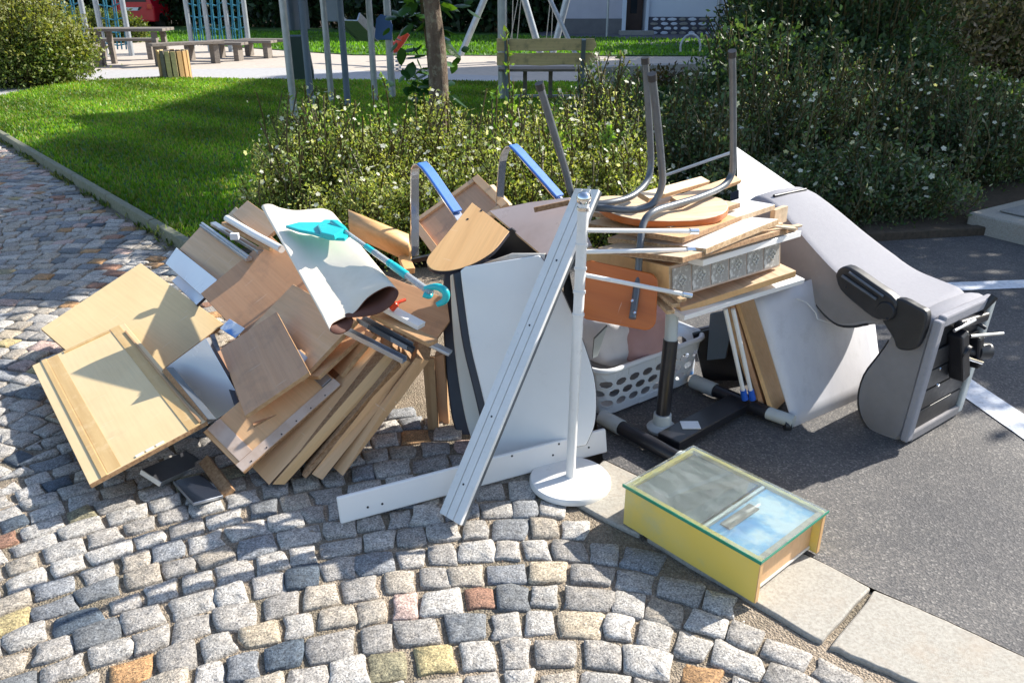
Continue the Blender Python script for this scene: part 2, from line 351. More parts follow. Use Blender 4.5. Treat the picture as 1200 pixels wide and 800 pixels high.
# ------------------------------------------------------------------ ground
gs = sheet('ground', [(-300, -60), (300, -60), (300, 500), (-300, 500)], -.06, SOIL)
LA = G(0, 163)[:2]; LB = G(205, 288)[:2]; LU = (LB-LA)/np.linalg.norm(LB-LA); LN = np.array([-LU[1], LU[0]])
if LN[0] < 0: LN = -LN
def crv2(pts, n=6):
    P = np.array(pts, float); Q = np.r_[[2*P[0]-P[1]], P, [2*P[-1]-P[-2]]]; out = []
    for i in range(1, len(Q)-2):
        for t_ in np.linspace(0, 1, n, endpoint=False):
            a, b, c, d = Q[i-1:i+3]; out.append(.5*((2*b)+(c-a)*t_+(2*a-5*b+4*c-d)*t_**2+(3*b-a-3*c+d)*t_**3))
    return np.array(out+[P[-1]])
KI = [G(*q)[:2] for q in ((706, 538), (812, 588), (955, 655), (1022, 690), (1110, 728), (1200, 770), (1330, 832))]
KO = [G(*q)[:2] for q in ((658, 584), (752, 631), (888, 712), (966, 758), (1040, 790), (1110, 820), (1235, 885))]
KI += [KI[-1]+(KI[-1]-KI[-2])*k for k in (1, 2.5)]; KO += [KO[-1]+(KO[-1]-KO[-2])*k for k in (1, 2.5)]
kc = KI[0]
asph = sheet('asphalt_road', [(p[0]+.0025, p[1]+.0035) for p in KI]+[(30, -6), (30, 6.2), (3.6, 5.62), (1.2, 5.2), (kc[0]+.02, 5.0)], 0, ASPH)
kerb = sheet('kerb', KI+KO[::-1], -.012, JOINT)
for a_i, b_i in ((0, 1), (1, 3), (3, 6), (6, 7), (7, 8)):
    ins = crv2(KI[a_i:b_i+1], 5); out_ = crv2(KO[a_i:b_i+1], 5); ln_ = unit(ins[-1]-ins[0]); cr_ = unit(out_[0]-ins[0])
    ins[0] = ins[0]+ln_*.006; out_[0] = out_[0]+ln_*.009; ins[-1] = ins[-1]-ln_*.006; out_[-1] = out_[-1]-ln_*.012
    ins = ins+cr_*.001+RNG.normal(size=ins.shape)*.0012; out_ = out_-cr_*.010+RNG.normal(size=out_.shape)*.003
    q = list(ins)+[ins[-1]+(out_[-1]-ins[-1])*f+ln_*random.uniform(-.004, .002) for f in (.3, .6, .85)]+list(out_[::-1])+[out_[0]+(ins[0]-out_[0])*f+ln_*random.uniform(-.002, .004) for f in (.2, .5, .8)]
    mb = MB(); mb.prism([(p[0], p[1], .004) for p in q], (0, 0, -.12)); mb.build('kerb_stone', GRAN, kerb, smooth=True, bevel=.006, seg=2)
# painted bay lines
def stripe(pts): return sheet('painted_line', pts, .004, PAINT)
p1 = G(1128, 441)[:2]; p2 = G(1204, 503)[:2]; d_ = (p2-p1)/np.linalg.norm(p2-p1); q1 = G(1134, 455)[:2]; wv = np.array([-d_[1], d_[0]]); wd = abs((G(1200, 489)[:2]-p1)@wv)+.0
pA = G(1120, 433)[:2]; L1 = G(1195, 483)[:2]; L2 = G(1195, 512)[:2]; dd = (L1-pA)/np.linalg.norm(L1-pA); nn_ = np.array([-dd[1], dd[0]]); wd = (L2-L1)@nn_
stripe([pA-dd*.3, pA+dd*5, pA+dd*5+nn_*wd, pA-dd*.3+nn_*wd])
stripe([G(1100, 332)[:2], G(1300, 325)[:2], G(1300, 334)[:2], G(1100, 342)[:2]])
# ------------------------------------------------------------------ cobbles
pav = sheet('cobblestone_pavement', [(-12, -1), (4, -6)]+KO[::-1]+[(kc[0], 5.0), LB-LU*-.9, LA-LU*4, (-12, 13)], -.010, JOINT)
def frow(x):
    if x > -1.8:
        dx = x-.1; a = .56 if dx > 0 else .24; s = -2*a*dx; y = -a*dx*dx
        if dx > .75: s = -2*a*.75; y = -a*.75**2+s*(dx-.75)
        return y, s
    k = math.floor((-1.8-x)/2.05); c = -1.8-2.05*k-1.025; dx = x-c
    return -.24*1.9**2+.24*1.025**2-.24*dx*dx, -.48*dx
special = [((165, 775), 'rust'), ((118, 710), 'slate'), ((15, 735), 'yellow'), ((312, 743), 'cream'), ((508, 752), 'yellow'), ((556, 703), 'brown'), ((490, 715), 'pink'), ((808, 770), 'rust'), ((460, 770), 'olive'), ((657, 668), 'cream'), ((40, 603), 'slate'), ((15, 635), 'brown'), ((70, 570), 'slate'), ((10, 530), 'slate')]
PAL = dict(grey=(.385, .36, .33), light=(.48, .455, .42), blue=(.265, .275, .29), warm=(.42, .37, .305), rust=(.45, .26, .12), yellow=(.48, .39, .2), pink=(.52, .38, .33), slate=(.085, .11, .14), brown=(.33, .18, .12), olive=(.3, .27, .17), cream=(.5, .42, .31), dark=(.2, .21, .22))
stones = []; d0 = .106
def pip(x, y, q):
    r = False; j = len(q)-1
    for i in range(len(q)):
        if (q[i][1] > y) != (q[j][1] > y) and x < (q[j][0]-q[i][0])*(y-q[i][1])/(q[j][1]-q[i][1])+q[i][0]: r = not r
        j = i
    return r
KX = np.array([-.035, -.045]); NOGO = [p+KX for p in KO]+[np.array([30, -6.]), np.array([30, 6.]), np.array([kc[0]-.05, 5.5]), np.array([kc[0]-.03, kc[1]+.03])]
def inside(x, y):
    if pip(x, y, NOGO): return False
    return (np.array([x, y])-LA)@LN < -.05
for j in range(-9, 122):
    y0 = j*d0+.6; x = -7.5+random.uniform(0, .1)
    while x < 2.3:
        big = 1+.1*min(1, max(0, (-x-.2)/1.)); f0, s0 = frow(x); cs = 1/math.hypot(1, s0)
        w_ = random.choice([.085, .092, .1, .106, .114, .128])*big*random.uniform(.93, 1.07); x2 = x+w_*cs; f1, s1 = frow(x2)
        xm, ym = (x+x2)/2, y0+(f0+f1)/2+d0/2
        if .7 < ym < 9.6 and inside(xm, ym):
            u, v = proj(np.array([xm, ym, 0]))
            if -260 < u < 1500 and v < 1150: stones.append((x, x2, y0, u, v, xm, ym))
        x = x2
def stone_geo(st):
    x, x2, y0, u, v, xm, ym = st; g = random.uniform(.004, .0075)
    c = []
    for xx, up in ((x, 0), (x2, 0), (x2, 1), (x, 1)):
        f, s = frow(xx); cs = 1/math.hypot(1, s); h = d0*cs*up; c.append(np.array([xx-s*cs*h, y0+f+cs*h]))
    c = np.array(c); ctr = c.mean(0); e1 = unit(c[1]-c[0]+c[2]-c[3]); e2 = unit(c[3]-c[0]+c[2]-c[1])
    c = c+g*np.array([e1+e2, -e1+e2, -e1-e2, e1-e2])+RNG.normal(size=(4, 2))*.006
    o = []
    for i in range(4):
        a, b, pv = c[i], c[(i+1) % 4], c[(i-1) % 4]; k = random.uniform(.04, .16)
        o += [a+(pv-a)*k*.6, a+(b-a)*k*.6, (a+b)/2+RNG.normal(size=2)*.0042]
    o = np.array(o); n = len(o); top = random.uniform(-.003, .004); tl = RNG.normal(size=2)*.03
    def zz(p, k): return top+(p-ctr)@tl+k
    chip = random.randrange(n) if random.random() < .5 else -9
    o = np.array([ctr+(p-ctr)*(.93 if abs(i-chip) < 2 else 1) for i, p in enumerate(o)])
    V = [(*(ctr+(p-ctr)*1.03), -.035) for p in o]+[(*p, zz(p, -.0042)+random.uniform(-.003, .001)) for p in o]+[(*(ctr+(p-ctr)*.965), zz(p, -.0003)+random.uniform(-.0022, .0012)) for p in o]+[(*(ctr+(p-ctr)*.5), zz(p, .001)+random.uniform(-.003, .0025)) for p in o]+[(*ctr, top+.002)]
    F = []
    for r in range(3):
        for k in range(n): F += [(r*n+k, r*n+(k+1) % n, (r+1)*n+(k+1) % n), (r*n+k, (r+1)*n+(k+1) % n, (r+1)*n+k)]
    F += [(3*n+k, 3*n+(k+1) % n, 4*n) for k in range(n)]
    return np.array(V), np.array(F)
cols = []
for st in stones:
    far = min(1, max(0, (st[6]-2.8)/2.5))
    ws = [38, 40, 8+6*far, 20, .2+4*far, .1+2*far, .6+11*far, .3+2*far, .3+6*far, .7, .8+3*far, 4+5*far]
    k = random.choices(['grey', 'light', 'blue', 'warm', 'rust', 'yellow', 'pink', 'slate', 'brown', 'olive', 'cream', 'dark'], ws)[0]
    cols.append(k)
for (u, v), k in special:
    i = min(range(len(stones)), key=lambda q: abs(stones[q][3]-u)+abs(stones[q][4]-v)); cols[i] = k
vis = [i for i, s in enumerate(stones) if -20 < s[3] < 1220 and s[4] < 815 and not (s[3] > 250 and s[3] < 700 and s[4] < 545 and s[4] > 250)]
near = set(sorted(vis, key=lambda i: stones[i][6])[:300])
VV, FF, CC, base = [], [], [], 0
for i, st in enumerate(stones):
    V, F = stone_geo(st); c = np.clip(np.array(PAL[cols[i]])*random.uniform(.85, 1.15), 0, .75)
    C = np.tile(c, (len(V), 1))
    if i in near: colmesh('cobblestone', V, F, C, STONE, pav, T((st[5], st[6], 0)), smooth=False)
    else: VV.append(V); FF.append(F+base); CC.append(C); base += len(V)
tagp(colmesh('cobblestones', np.concatenate(VV), np.concatenate(FF), np.concatenate(CC), STONE, pav), kind='stuff')
# grit in the joints
n = 9000; P = np.c_[RNG.uniform(-3.2, 2, n), RNG.uniform(1.2, 4.5, n), np.full(n, -.008)]
P = P[[inside(p[0], p[1]) for p in P]]; n = len(P); s = RNG.uniform(.0015, .0045, n)[:, None]
O = np.array([(1, 0, 0), (-.5, .87, 0), (-.5, -.87, 0), (0, 0, .9)])
V = (P[:, None, :]+s[:, :, None]*(O[None]+.25*RNG.normal(size=(n, 4, 3)))).reshape(-1, 3)
F = (np.arange(n)[:, None, None]*4+np.array([(0, 1, 3), (1, 2, 3), (2, 0, 3)])[None]).reshape(-1, 3)
tagp(colmesh('gravel', V, F, np.repeat(tint(n, [(.4, .35, .28), (.25, .2, .16), (.55, .5, .42), (.3, .2, .14)]), 4, 0), STONE), 'fine loose grit lying in the joints between the cobbles', 'gravel', kind='stuff')

# ------------------------------------------------------------------ lawn, edging, beds, far ground
edging = sheet('edging_kerb', [LA-LU*4, LB+LU*1.0, LB+LU*1.0+LN*.08, LA-LU*4+LN*.08], -.03, SOIL)
Ltot = float(np.linalg.norm(LB-LA)); s_ = -3.
while s_ < Ltot+.8:
    L = 1.0; a = LA+LU*(s_+.006); b = LA+LU*(s_+L-.006); mb = MB()
    mb.prism([(*a, .075+random.uniform(-.006, .006)), (*b, .075+random.uniform(-.006, .006)), (*(b+LN*.055), .08), (*(a+LN*.055), .08)], (0, 0, -.12)); mb.build('edging_stone', MOSSK, edging, bevel=.008, seg=2); s_ += L
lawnpoly = [LA+LN*.08, LA-LU*4+LN*.08, (-12, 14.6), G(0, 116)[:2], G(60, 103)[:2], G(120, 97)[:2], G(190, 94)[:2], G(300, 96)[:2], G(440, 97)[:2], G(600, 99)[:2], (3.0, 15), (3.0, 9), (-1.6, 4.9), LB+LU*1.0+LN*.08]
sheet('lawn', lawnpoly, .045, TURF)
sheet('garden_bed', [(-2.2, 5.2), LB+LU*.5+LN*.09, (kc[0]-.02, 4.95), (1.2, 5.16), (3.6, 5.58), (30, 6.15), (30, 13.5), (1.5, 13.5), (-2.2, 9)], .05, SOIL)
sheet('playground_ground', [(-40, 13), (-12, 14.4), G(0, 117)[:2], G(60, 104)[:2], G(120, 98)[:2], G(190, 95)[:2], G(300, 97)[:2], G(440, 98)[:2], G(600, 100)[:2], (3, 14.8), (6, 14), (6, 21.4), (-4, 22.0), (-12, 28), (-40, 34)], .0, SAND)
sheet('path', [G(-40, 122)[:2], G(0, 113)[:2], G(60, 101)[:2], G(120, 93)[:2], G(190, 90)[:2], G(300, 93)[:2], G(440, 95)[:2], G(600, 96)[:2], G(600, 90)[:2], G(330, 80)[:2], G(200, 82)[:2], G(110, 82)[:2], G(50, 92)[:2], G(-40, 110)[:2]], .006, PATHM)
sheet('far_lawn', [(-60, 28), (-12, 27.6), (-4, 21.6), (6, 21.2), (10, 26.5), (10, 27.5), (-60, 60)], .02, TURF)
sheet('forecourt', [(1.0, 26.0), (40, 14), (40, 33), (1.0, 33)], .03, pm('grey_paving', (.12, .12, .14), (.09, .09, .11), 8, .9, .3, world=True))
def inpoly(P, poly):
    x, y = P[:, 0], P[:, 1]; r = np.zeros(len(P), bool); q = np.array([p[:2] for p in poly]); j = len(q)-1
    for i in range(len(q)):
        c = ((q[i, 1] > y) != (q[j, 1] > y)) & (x < (q[j, 0]-q[i, 0])*(y-q[i, 1])/(q[j, 1]-q[i, 1]+1e-12)+q[i, 0]); r ^= c; j = i
    return r
def grass(name, poly, n, z, h, cols, label, wx, wy, wid=.008, bias=1.):
    y = wy[0]+(wy[1]-wy[0])*RNG.random(n)**bias; x = RNG.uniform(*wx, n); P = np.c_[x, y, np.full(n, z)]
    P = P[inpoly(P, poly)]; n = len(P); a = RNG.uniform(0, 6.283, n); hh = h*RNG.uniform(.5, 1.3, n); k = 1+(P[:, 1]-5)*.09
    dx = np.c_[np.cos(a), np.sin(a), np.zeros(n)]*(wid*k)[:, None]; ln = np.c_[RNG.normal(size=(n, 2))*.3, np.ones(n)]*hh[:, None]
    V = np.stack([P-dx, P+dx, P+ln], 1).reshape(-1, 3); F = np.arange(3*n).reshape(n, 3)
    patch = .8+.4*np.sin(P[:, 0]*2.1+np.sin(P[:, 1]*1.7))*.5+.15*np.sin(P[:, 1]*4.3+P[:, 0]*3)
    return tagp(colmesh(name, V, F, np.repeat(tint(n, cols)*patch[:, None], 3, 0), GRASSM), label, 'grass', kind='stuff')
grass('grass', lawnpoly, 260000, .045, .034, [(.15, .33, .012), (.19, .38, .02), (.12, .27, .012), (.26, .38, .04), (.3, .3, .08)], 'mown green grass of the lawn beside the cobbled path', (-10, 3), (5, 18), bias=1.5)
grass('grass', [(-60, 28), (-12, 27.6), (-4, 21.6), (6, 21.2), (10, 26.5), (-10, 33)], 30000, .02, .08, [(.12, .28, .02), (.16, .34, .03)], 'sunlit strip of grass beyond the playground sand', (-16, 10), (21, 33), wid=.012)
EP = [np.array(q, float) for q in ((kc[0]-.02, 4.93), (1.2, 5.14), (3.6, 5.56), (12, 5.8), (29, 6.1))]
for a, b in zip(EP[:-1], EP[1:]):
    mb = MB(); mb.beam((*a, .01), (*b, .01), .07, .1); mb.build('edging_stone', SOIL, edging, bevel=.01)
# weeds along the edging foot
n = 1500; t_ = RNG.uniform(-.3, Ltot+.5, n); cl = .5+.5*np.sin(t_*5.3)+.3*np.sin(t_*13); keep = RNG.random(n) < cl*.55; t_ = t_[keep]; n = len(t_)
P = np.c_[LA[None]+LU[None]*t_[:, None]+LN[None]*(-.02+RNG.normal(size=(n, 1))*.02), np.full(n, -.01)]
leaves('weed', P, RNG.uniform(.02, .07, n), tint(n, [(.1, .16, .03), (.2, .2, .07), (.06, .1, .02)]), dirs=np.tile([0, 0, 1.], (n, 1)), wid=.15)
tagp(bpy.data.objects['weed'], 'low weeds growing along the foot of the mossy lawn edging', 'weeds')
# tuft at the edging end
n = 110; P = np.c_[G(203, 275)[:2]+RNG.normal(size=(n, 2))*.07, np.full(n, .02)]
o = leaves('grass_tuft', P, RNG.uniform(.03, .1, n), tint(n, [(.3, .33, .1), (.2, .28, .06), (.4, .38, .18)]), dirs=np.tile([0, 0, 1.], (n, 1)), wid=.07); tagp(o, 'pale grass tuft at the end of the lawn edging beside the boards', 'grass')
# granite platform at the right
gb = empty('granite_step', G(1165, 275), 'weathered pale granite step at the edge of the parking bay beside the bed', 'step')
A = G(1130, 270); B_ = G(1210, 290); d1 = unit((B_-A)*[1, 1, 0]); bk = np.array([d1[1]*-1, d1[0], 0]); bk = unit(G(1205, 232, .14)-G(1134, 249, .14)); 
q = [A, A+d1*.85, A+d1*.85+bk*1.6, A+bk*1.6]; mb = MB(); mb.prism([(*p[:2], .135) for p in q], (0, 0, -.16)); mb.build('step_stone', GRAN, gb, smooth=True, bevel=.015)
q2 = [A+d1*.87, A+d1*2.4, A+d1*2.4+bk*1.6, A+d1*.87+bk*1.6]; mb = MB(); mb.prism([(*p[:2], .14) for p in q2], (0, 0, -.16)); mb.build('step_stone', GRAN, gb, smooth=True, bevel=.015)
mb = MB(); q = [A+d1*.12+bk*.18, A+d1*2.2+bk*.18, A+d1*2.2+bk*1.4, A+d1*.12+bk*1.4]; mb.prism([(*p[:2], .148) for p in q], (0, 0, -.006)); mb.build('paving_slab', GREYST, gb)
# ================================================================== THE PILE
TH = .016
# ---- left heap of panels
o = board('door_panel', [(47, 388), (144, 465), (262, 383), (165, 304)], [.12, .07, .22, .26], .02, (YTAN, CHIPD), 'large plain yellow-tan panel leaning behind the battened front panel', 'panel')
# battened front panel
root = empty('battened_panel', G(104, 568), 'yellow panel with glued battens and a cut paper label, lowest at front left', 'panel')
p, M3 = rectfit([(38, 428), (104, 568), (243, 493), (145, 379)], [.12, .10, .21, .23]); c = p[:3]; 
if M3[2, 2] < 0: M3 = np.stack([M3[:, 0], -M3[:, 1], -M3[:, 2]], 1)
FM = frame(c, M3); a, b = p[6]/2, p[7]/2
mb = MB(); mb.box((0, 0, -.008), (a, b, .008), None, [1, 1, 1, 1, 0, 0]); mb.build('panel_sheet', [YTAN, CHIPD], root, FM, bevel=.0015, seg=1, local=True)
sy = 1 if (np.array(proj(c+M3[:, 1]*b))[0] < np.array(proj(c-M3[:, 1]*b))[0]) else -1   # +y side to the left
mb = MB(); mb.box((0, sy*(b-.05), .002), (a, .011, .002)); mb.build('batten', BATTEN, root, FM, bevel=.002, local=True)
mb = MB(); mb.box((0, sy*(b-.085), .0008), (a-.01, .022, .0008)); mb.build('glue_strip', BATTEN, root, FM, local=True)
mb = MB(); mb.box((0, -sy*(b-.045), .0012), (a, .022, .0012)); mb.build('batten', BATTEN, root, FM, bevel=.002, local=True)
mb = MB(); mb.box((.05, -sy*(b-.02), .004), (a-.06, .004, .004)); mb.build('batten', EDGE, root, FM, bevel=.001, local=True)
mb = MB()
for k in range(3): mb.box((a-.015, -.03+.035*k, .0016), (.006, .014, .0016))
mb.build('paper_label', WHITE, root, FM, local=True)
mb = MB(); mb.box((-a+.02, .03, .002), (.012, .1, .002)); mb.build('torn_paper', BATTEN, root, FM, local=True)
o = board('navy_edging', [(246, 392), (276, 480), (283, 477), (251, 391)], [.205, .2, .2, .205], .012, (NAVY, NAVY), 'thin black edging strip along the blue-white shelf board', 'strip')
panel('cabinet_side', [(189, 435), (239, 495), (244, 491), (194, 430)], [2.83, 2.44, 2.42, 2.81], .03, (CHIPD, STEEL), 'narrow dark metal edged board under the front yellow panel', 'board')
board('white_shelf', [(188, 436), (238, 500), (280, 477), (245, 392)], [.12, .12, .19, .2], .018, (BLUEW, NAVY), 'blue-white shelf board with black edges between the yellow and brown panels', 'shelf board', sz=.08)
board('white_shelf', [(193, 308), (240, 350), (254, 327), (207, 291)], [.27, .29, .36, .35], .016, (BLUEW, CHIPD), 'small white board beside the metal-railed beige panel at the back left', 'board')
board('white_shelf', [(199, 327), (232, 360), (246, 338), (220, 316)], [.25, .25, .28, .28], .014, (BLUEW, NAVY), 'triangular visible corner of a white panel above the large yellow panel', 'board')
root = empty('railed_panel', G(225, 300, .2), 'beige drawer board with a grey metal runner along its upper edge', 'drawer board')
board('panel_sheet', [(210, 292), (262, 335), (291, 303), (237, 263)], [.33, .33, .44, .44], .016, (TAN, CHIPD), parent=root)
mb = MB(); A, B_ = G(237, 264, .455), G(292, 304, .45); mb.beam(A, B_, .03, .016); mb.beam(A+[0, 0, .012], B_+[0, 0, .012], .012, .01); mb.build('drawer_runner', ALU, root, bevel=.002)
for (a0, b0, z, wd_, m, lb) in [((250, 262), (306, 296), .47, .03, ALU, 'grey metal drawer runner lying behind the beige railed board'), ((262, 262), (318, 292), .5, .022, EDGE, 'thin brown strip of wood beside the white tube at the back')]:
    mb = MB(); mb.beam(G(*a0, z), G(*b0, z), wd_, .018); tagp(mb.build('drawer_runner' if m is ALU else 'wood_strip', m, bevel=.002), lb, 'rail' if m is ALU else 'strip')
mb = MB(); mb.tube([G(266, 256, .53), G(300, 276, .53), G(330, 292, .53)], .017, 14); tagp(mb.build('white_tube', WHITE, smooth=True), 'white tube poking out of the heap at the back left', 'tube')
mb = MB(); mb.box(G(275, 277, .52), (.02, .012, .016)); tagp(mb.build('plastic_clip', WPLAS, bevel=.004), 'small white plastic fitting on the metal runners', 'fitting')
board('beige_board', [(272, 250), (310, 282), (330, 262), (290, 236)], [.5, .5, .56, .58], .016, (TAN, CHIPD), 'small beige board end behind the white tube, highest at the back left', 'board')
board('beige_board', [(265, 252), (300, 285), (310, 272), (277, 243)], [.45, .45, .5, .5], .016, (PINE, CHIPD), 'pale board end under the white tube at the back left', 'board')
board('brown_panel', [(237, 349), (300, 410), (392, 345), (315, 271)], [.30, .25, .38, .46], .018, (BROWN, NAVY), 'large brown panel in the middle of the left heap under the rolled sheet', 'panel')
board('photo_print', [(258, 385), (275, 396), (288, 385), (268, 373)], [.24, .24, .27, .27], .002, (BAG, NAVY), 'crumpled glossy blue and white print showing between two brown panels', 'print')
board('brown_panel', [(295, 397), (345, 440), (425, 380), (335, 327)], [.29, .29, .41, .41], .016, (TAN, EDGE), 'tan panel with its pointed corner up under the rolled cream sheet', 'panel')
board('brown_panel', [(330, 440), (372, 440), (440, 380), (395, 380)], [.27, .28, .4, .4], .016, (TAN, EDGE), 'tan board end between the rolled sheet and the metal rails', 'board')
board('brown_panel', [(384, 425), (398, 440), (440, 392), (420, 380)], [.27, .28, .4, .4], .016, (TAN, EDGE), 'tan board end beside the metal rails, its brown edge showing', 'board')
board('drawer_bottom', [(250, 410), (300, 500), (330, 480), (290, 400)], [.18, .18, .24, .24], .012, (BROWN, CHIPD), 'reddish board end half hidden under the small tan square board', 'board')
root = empty('loose_drawer_board', G(285, 553), 'tan drawer front with pale glue stripes and a metal corner at the end', 'drawer front')
p, M3 = rectfit([(238, 507), (285, 553), (400, 452), (352, 408)], [.15, .08, .27, .33])
if M3[2, 2] < 0: M3 = np.stack([M3[:, 0], -M3[:, 1], -M3[:, 2]], 1)
FM = frame(p[:3], M3); a, b = p[6]/2, p[7]/2; sx = 1 if proj(p[:3]+M3[:, 0]*a)[1] > proj(p[:3]-M3[:, 0]*a)[1] else -1; sy = 1 if proj(p[:3]+M3[:, 1]*b)[0] > proj(p[:3]-M3[:, 1]*b)[0] else -1
mb = MB(); mb.box((0, 0, -.008), (a, b, .008), None, [1, 1, 1, 1, 0, 0]); mb.build('panel_sheet', [TAN, CHIPD], root, FM, bevel=.0015, seg=1, local=True)
mb = MB(); mb.box((sx*(a-.021), 0, .0025), (.019, b, .0025)); mb.build('glue_strip', GLUE, root, FM, bevel=.001, local=True)
mb = MB(); mb.box((-sx*.02, -sy*(b-.045), .002), (a-.022, .028, .002)); mb.build('glue_strip', GLUE, root, FM, bevel=.001, local=True)
mb = MB(); mb.box((-sx*.02, sy*(b-.03), .006), (a-.022, .022, .006)); mb.build('metal_bracket', ALU, root, FM, bevel=.001, local=True)
for k in range(6):
    mb = MB(); mb.lathe((sx*(a-.01), -b*.8+b*1.5*k/5, .0055), [(.003, 0), (.003, .001)], 8); mb.build('screw_hole', BLACK, root, FM, local=True)
board('square_board', [(257, 408), (288, 488), (361, 435), (325, 366)], [.27, .24, .36, .39], .016, (BROWN, EDGE), 'small squarish tan board lying on top of the drawer front', 'board')
# ---- boards fanned out on edge
def strip(name, px, ys, sweep, mats, label=None, cat=None, group=None, parent=None):
    A = [D(u, v, y) for (u, v), y in zip(px, ys)]; x = unit(A[3]-A[0]) if len(A) > 3 else unit(A[1]-A[0]); n = unit(np.cross(A[1]-A[0], A[2]-A[0]))
    mb = MB(); mb.prism(A, sweep, 0, 1); o = mb.build(name, list(mats), parent, frame(np.mean(A, 0), np.stack([x, np.cross(n, x), n], 1)), bevel=.0015, seg=1); return tagp(o, label, cat, group)
def yy(q, z): return G(*q, z)[1]
fan = [((296, 548), (316, 569), (456, 412), (436, 397), TAN, CHIPD, 'widest tan board of the fan, its face showing under the drawer front'),
       ((318, 567), (333, 567), (470, 420), (458, 410), ORNG, CHIPD, 'second board of the fan with a bright orange-tan edge'),
       ((357, 558), (362, 562), (468, 428), (462, 425), CHIPD, CHIPD, 'thinnest dark board edge in the middle of the fan of boards'),
       ((368, 557), (381, 564), (483, 424), (470, 418), TAN, CHIPD, 'board of the fan with a drilled hole near its lower end'),
       ((395, 550), (407, 560), (498, 420), (484, 416), TAN, CHIPD, 'rightmost board of the fan, beside the dark gap')]
for a0, b0, c0, e0, m, m2, lb in fan:
    px = [a0, b0, c0, e0]; zs = [.03, .02, .36, .38]; zs[2] -= max(0, (a0[0]-296))*.0002
    o = strip('long_board', px, [yy(q, z) for q, z in zip(px, zs)], (-.02, .24, .03), (m, m2), lb, 'board', 'boards fanned out on edge in the left heap')
    if 'drilled' in lb:
        h = D(384, 540, yy((384, 540), .045)-.004); mb = MB(); mb.lathe(h, [(.007, -.001), (.007, .001)], 10, 0, np.stack([[1, 0, 0], UP, -FW], 1)); mb.build('screw_hole', BLACK, o)
# ---- metal rails bundle on the fan
rails = [((405, 389), (474, 424), .44, .024, ALU, 'lower grey metal rail across the ends of the fanned boards'), ((421, 375), (480, 408), .46, .035, GALV, 'wide grey channel rail on the fanned boards'),
         ((440, 372), (500, 400), .47, .02, ALU, 'narrow aluminium rail between the channel rail and the brown plank'), ((432, 384), (484, 412), .45, .016, STEEL, 'dark grey rail under the wide channel rail')]
for a0, b0, z, wd_, m, lb in rails:
    A, B_ = G(*a0, z), G(*b0, z-.06); mb = MB(); mb.beam(A, B_, wd_, .004); x = unit(B_-A); y = unit(np.cross([0, 0, 1], x)); zz = np.cross(x, y)
    for s in (-1, 1): mb.beam(A+y*s*wd_/2+zz*.008, B_+y*s*wd_/2+zz*.008, .003, .02)
    tagp(mb.build('metal_rail', m, bevel=.0006, seg=1), lb, 'rail')
for a0, b0, z, wd_, hh, m, lb, ct in [((440, 368), (508, 402), .49, .05, .016, EDGE, 'splintered brown plank over the metal rails', 'plank'), ((452, 360), (494, 382), .52, .045, .02, WHITE, 'white hollow profile with an open honeycomb end near the red cap', 'profile'),
                                    ((495, 398), (528, 414), .44, .035, .012, ALU, 'short metal end plate sticking out over the dark gap', 'plate')]:
    mb = MB(); mb.beam(G(*a0, z), G(*b0, z-.04), wd_, hh); tagp(mb.build('plank' if m is EDGE else 'metal_profile', m, bevel=.002), lb, ct)
panel('wood_plank', [(496, 418), (511, 510), (500, 512), (499, 505)][:0] or [(495, 420), (502, 508), (514, 506), (509, 420)], [2.8, 2.78, 2.78, 2.8], .03, (EDGE, CHIPD), 'upright brown plank standing in the gap beside the white panels', 'plank')
panel('wood_plank', [(509, 418), (512, 509), (527, 505), (520, 415)], [2.83, 2.83, 2.83, 2.83], .05, (BROWN, EDGE), 'broader dark brown plank right behind the upright one', 'plank')
# ---- curved and tan pieces behind
def loft(name, rows, mats, th, label=None, cat=None, smooth=True, off=0):
    k = len(rows[0]); V = [tuple(p) for r in rows for p in r]; F = [(i*k+j, i*k+j+1, (i+1)*k+j+1, (i+1)*k+j) for i in range(len(rows)-1) for j in range(k-1)]
    mb = MB(); mb.add(V, F); o = mb.build(name, list(mats), None, smooth=False)
    o.data.polygons.foreach_set('use_smooth', [smooth]*len(o.data.polygons))
    s = o.modifiers.new('shell', 'SOLIDIFY'); s.thickness = th; s.offset = off; s.material_offset = 1 if len(mats) > 1 else 0; s.material_offset_rim = 1 if len(mats) > 2 else 0
    return tagp(o, label, cat)
rows = []
for t_ in np.linspace(0, 1, 9):
    a_ = math.pi*t_; up_, lo_ = (408+4*t_, 248+26*t_), (479+2*t_, 277+28*t_)
    rows.append([D(*up_, 3.7-.07*math.sin(a_)), D((up_[0]+lo_[0])/2, (up_[1]+lo_[1])/2, 3.62-.07*math.sin(a_)), D(*lo_, 3.54-.07*math.sin(a_))])
loft('curved_board', rows, (ORNG, EDGE), .022, 'curved orange-tan moulded board behind the turquoise tool', 'board')
mb = MB(); mb.beam(D(473, 302, 3.5), D(480, 318, 3.4), .05, .03); tagp(mb.build('wood_block', ORNG, bevel=.003), 'short wooden block under the end of the curved orange board', 'block')
panel('flat_panel', [(440, 318), (524, 350), (527, 376), (508, 402), (470, 372), (430, 345)], [3.0, 2.92, 2.85, 2.75, 2.8, 3.0], .016, (BROWN, EDGE), 'brown-pink board behind the turquoise hook with a cut corner', 'board')
mb = MB(); mb.tube(crv([D(459, 362, 2.72), D(466, 355, 2.72), D(475, 351, 2.74)]), [.012]*8+[.006]*9, 12); tagp(mb.build('plastic_piece', RED, smooth=True), 'small bright orange-red plastic piece beside the mouth of the rolled sheet', 'plastic piece')
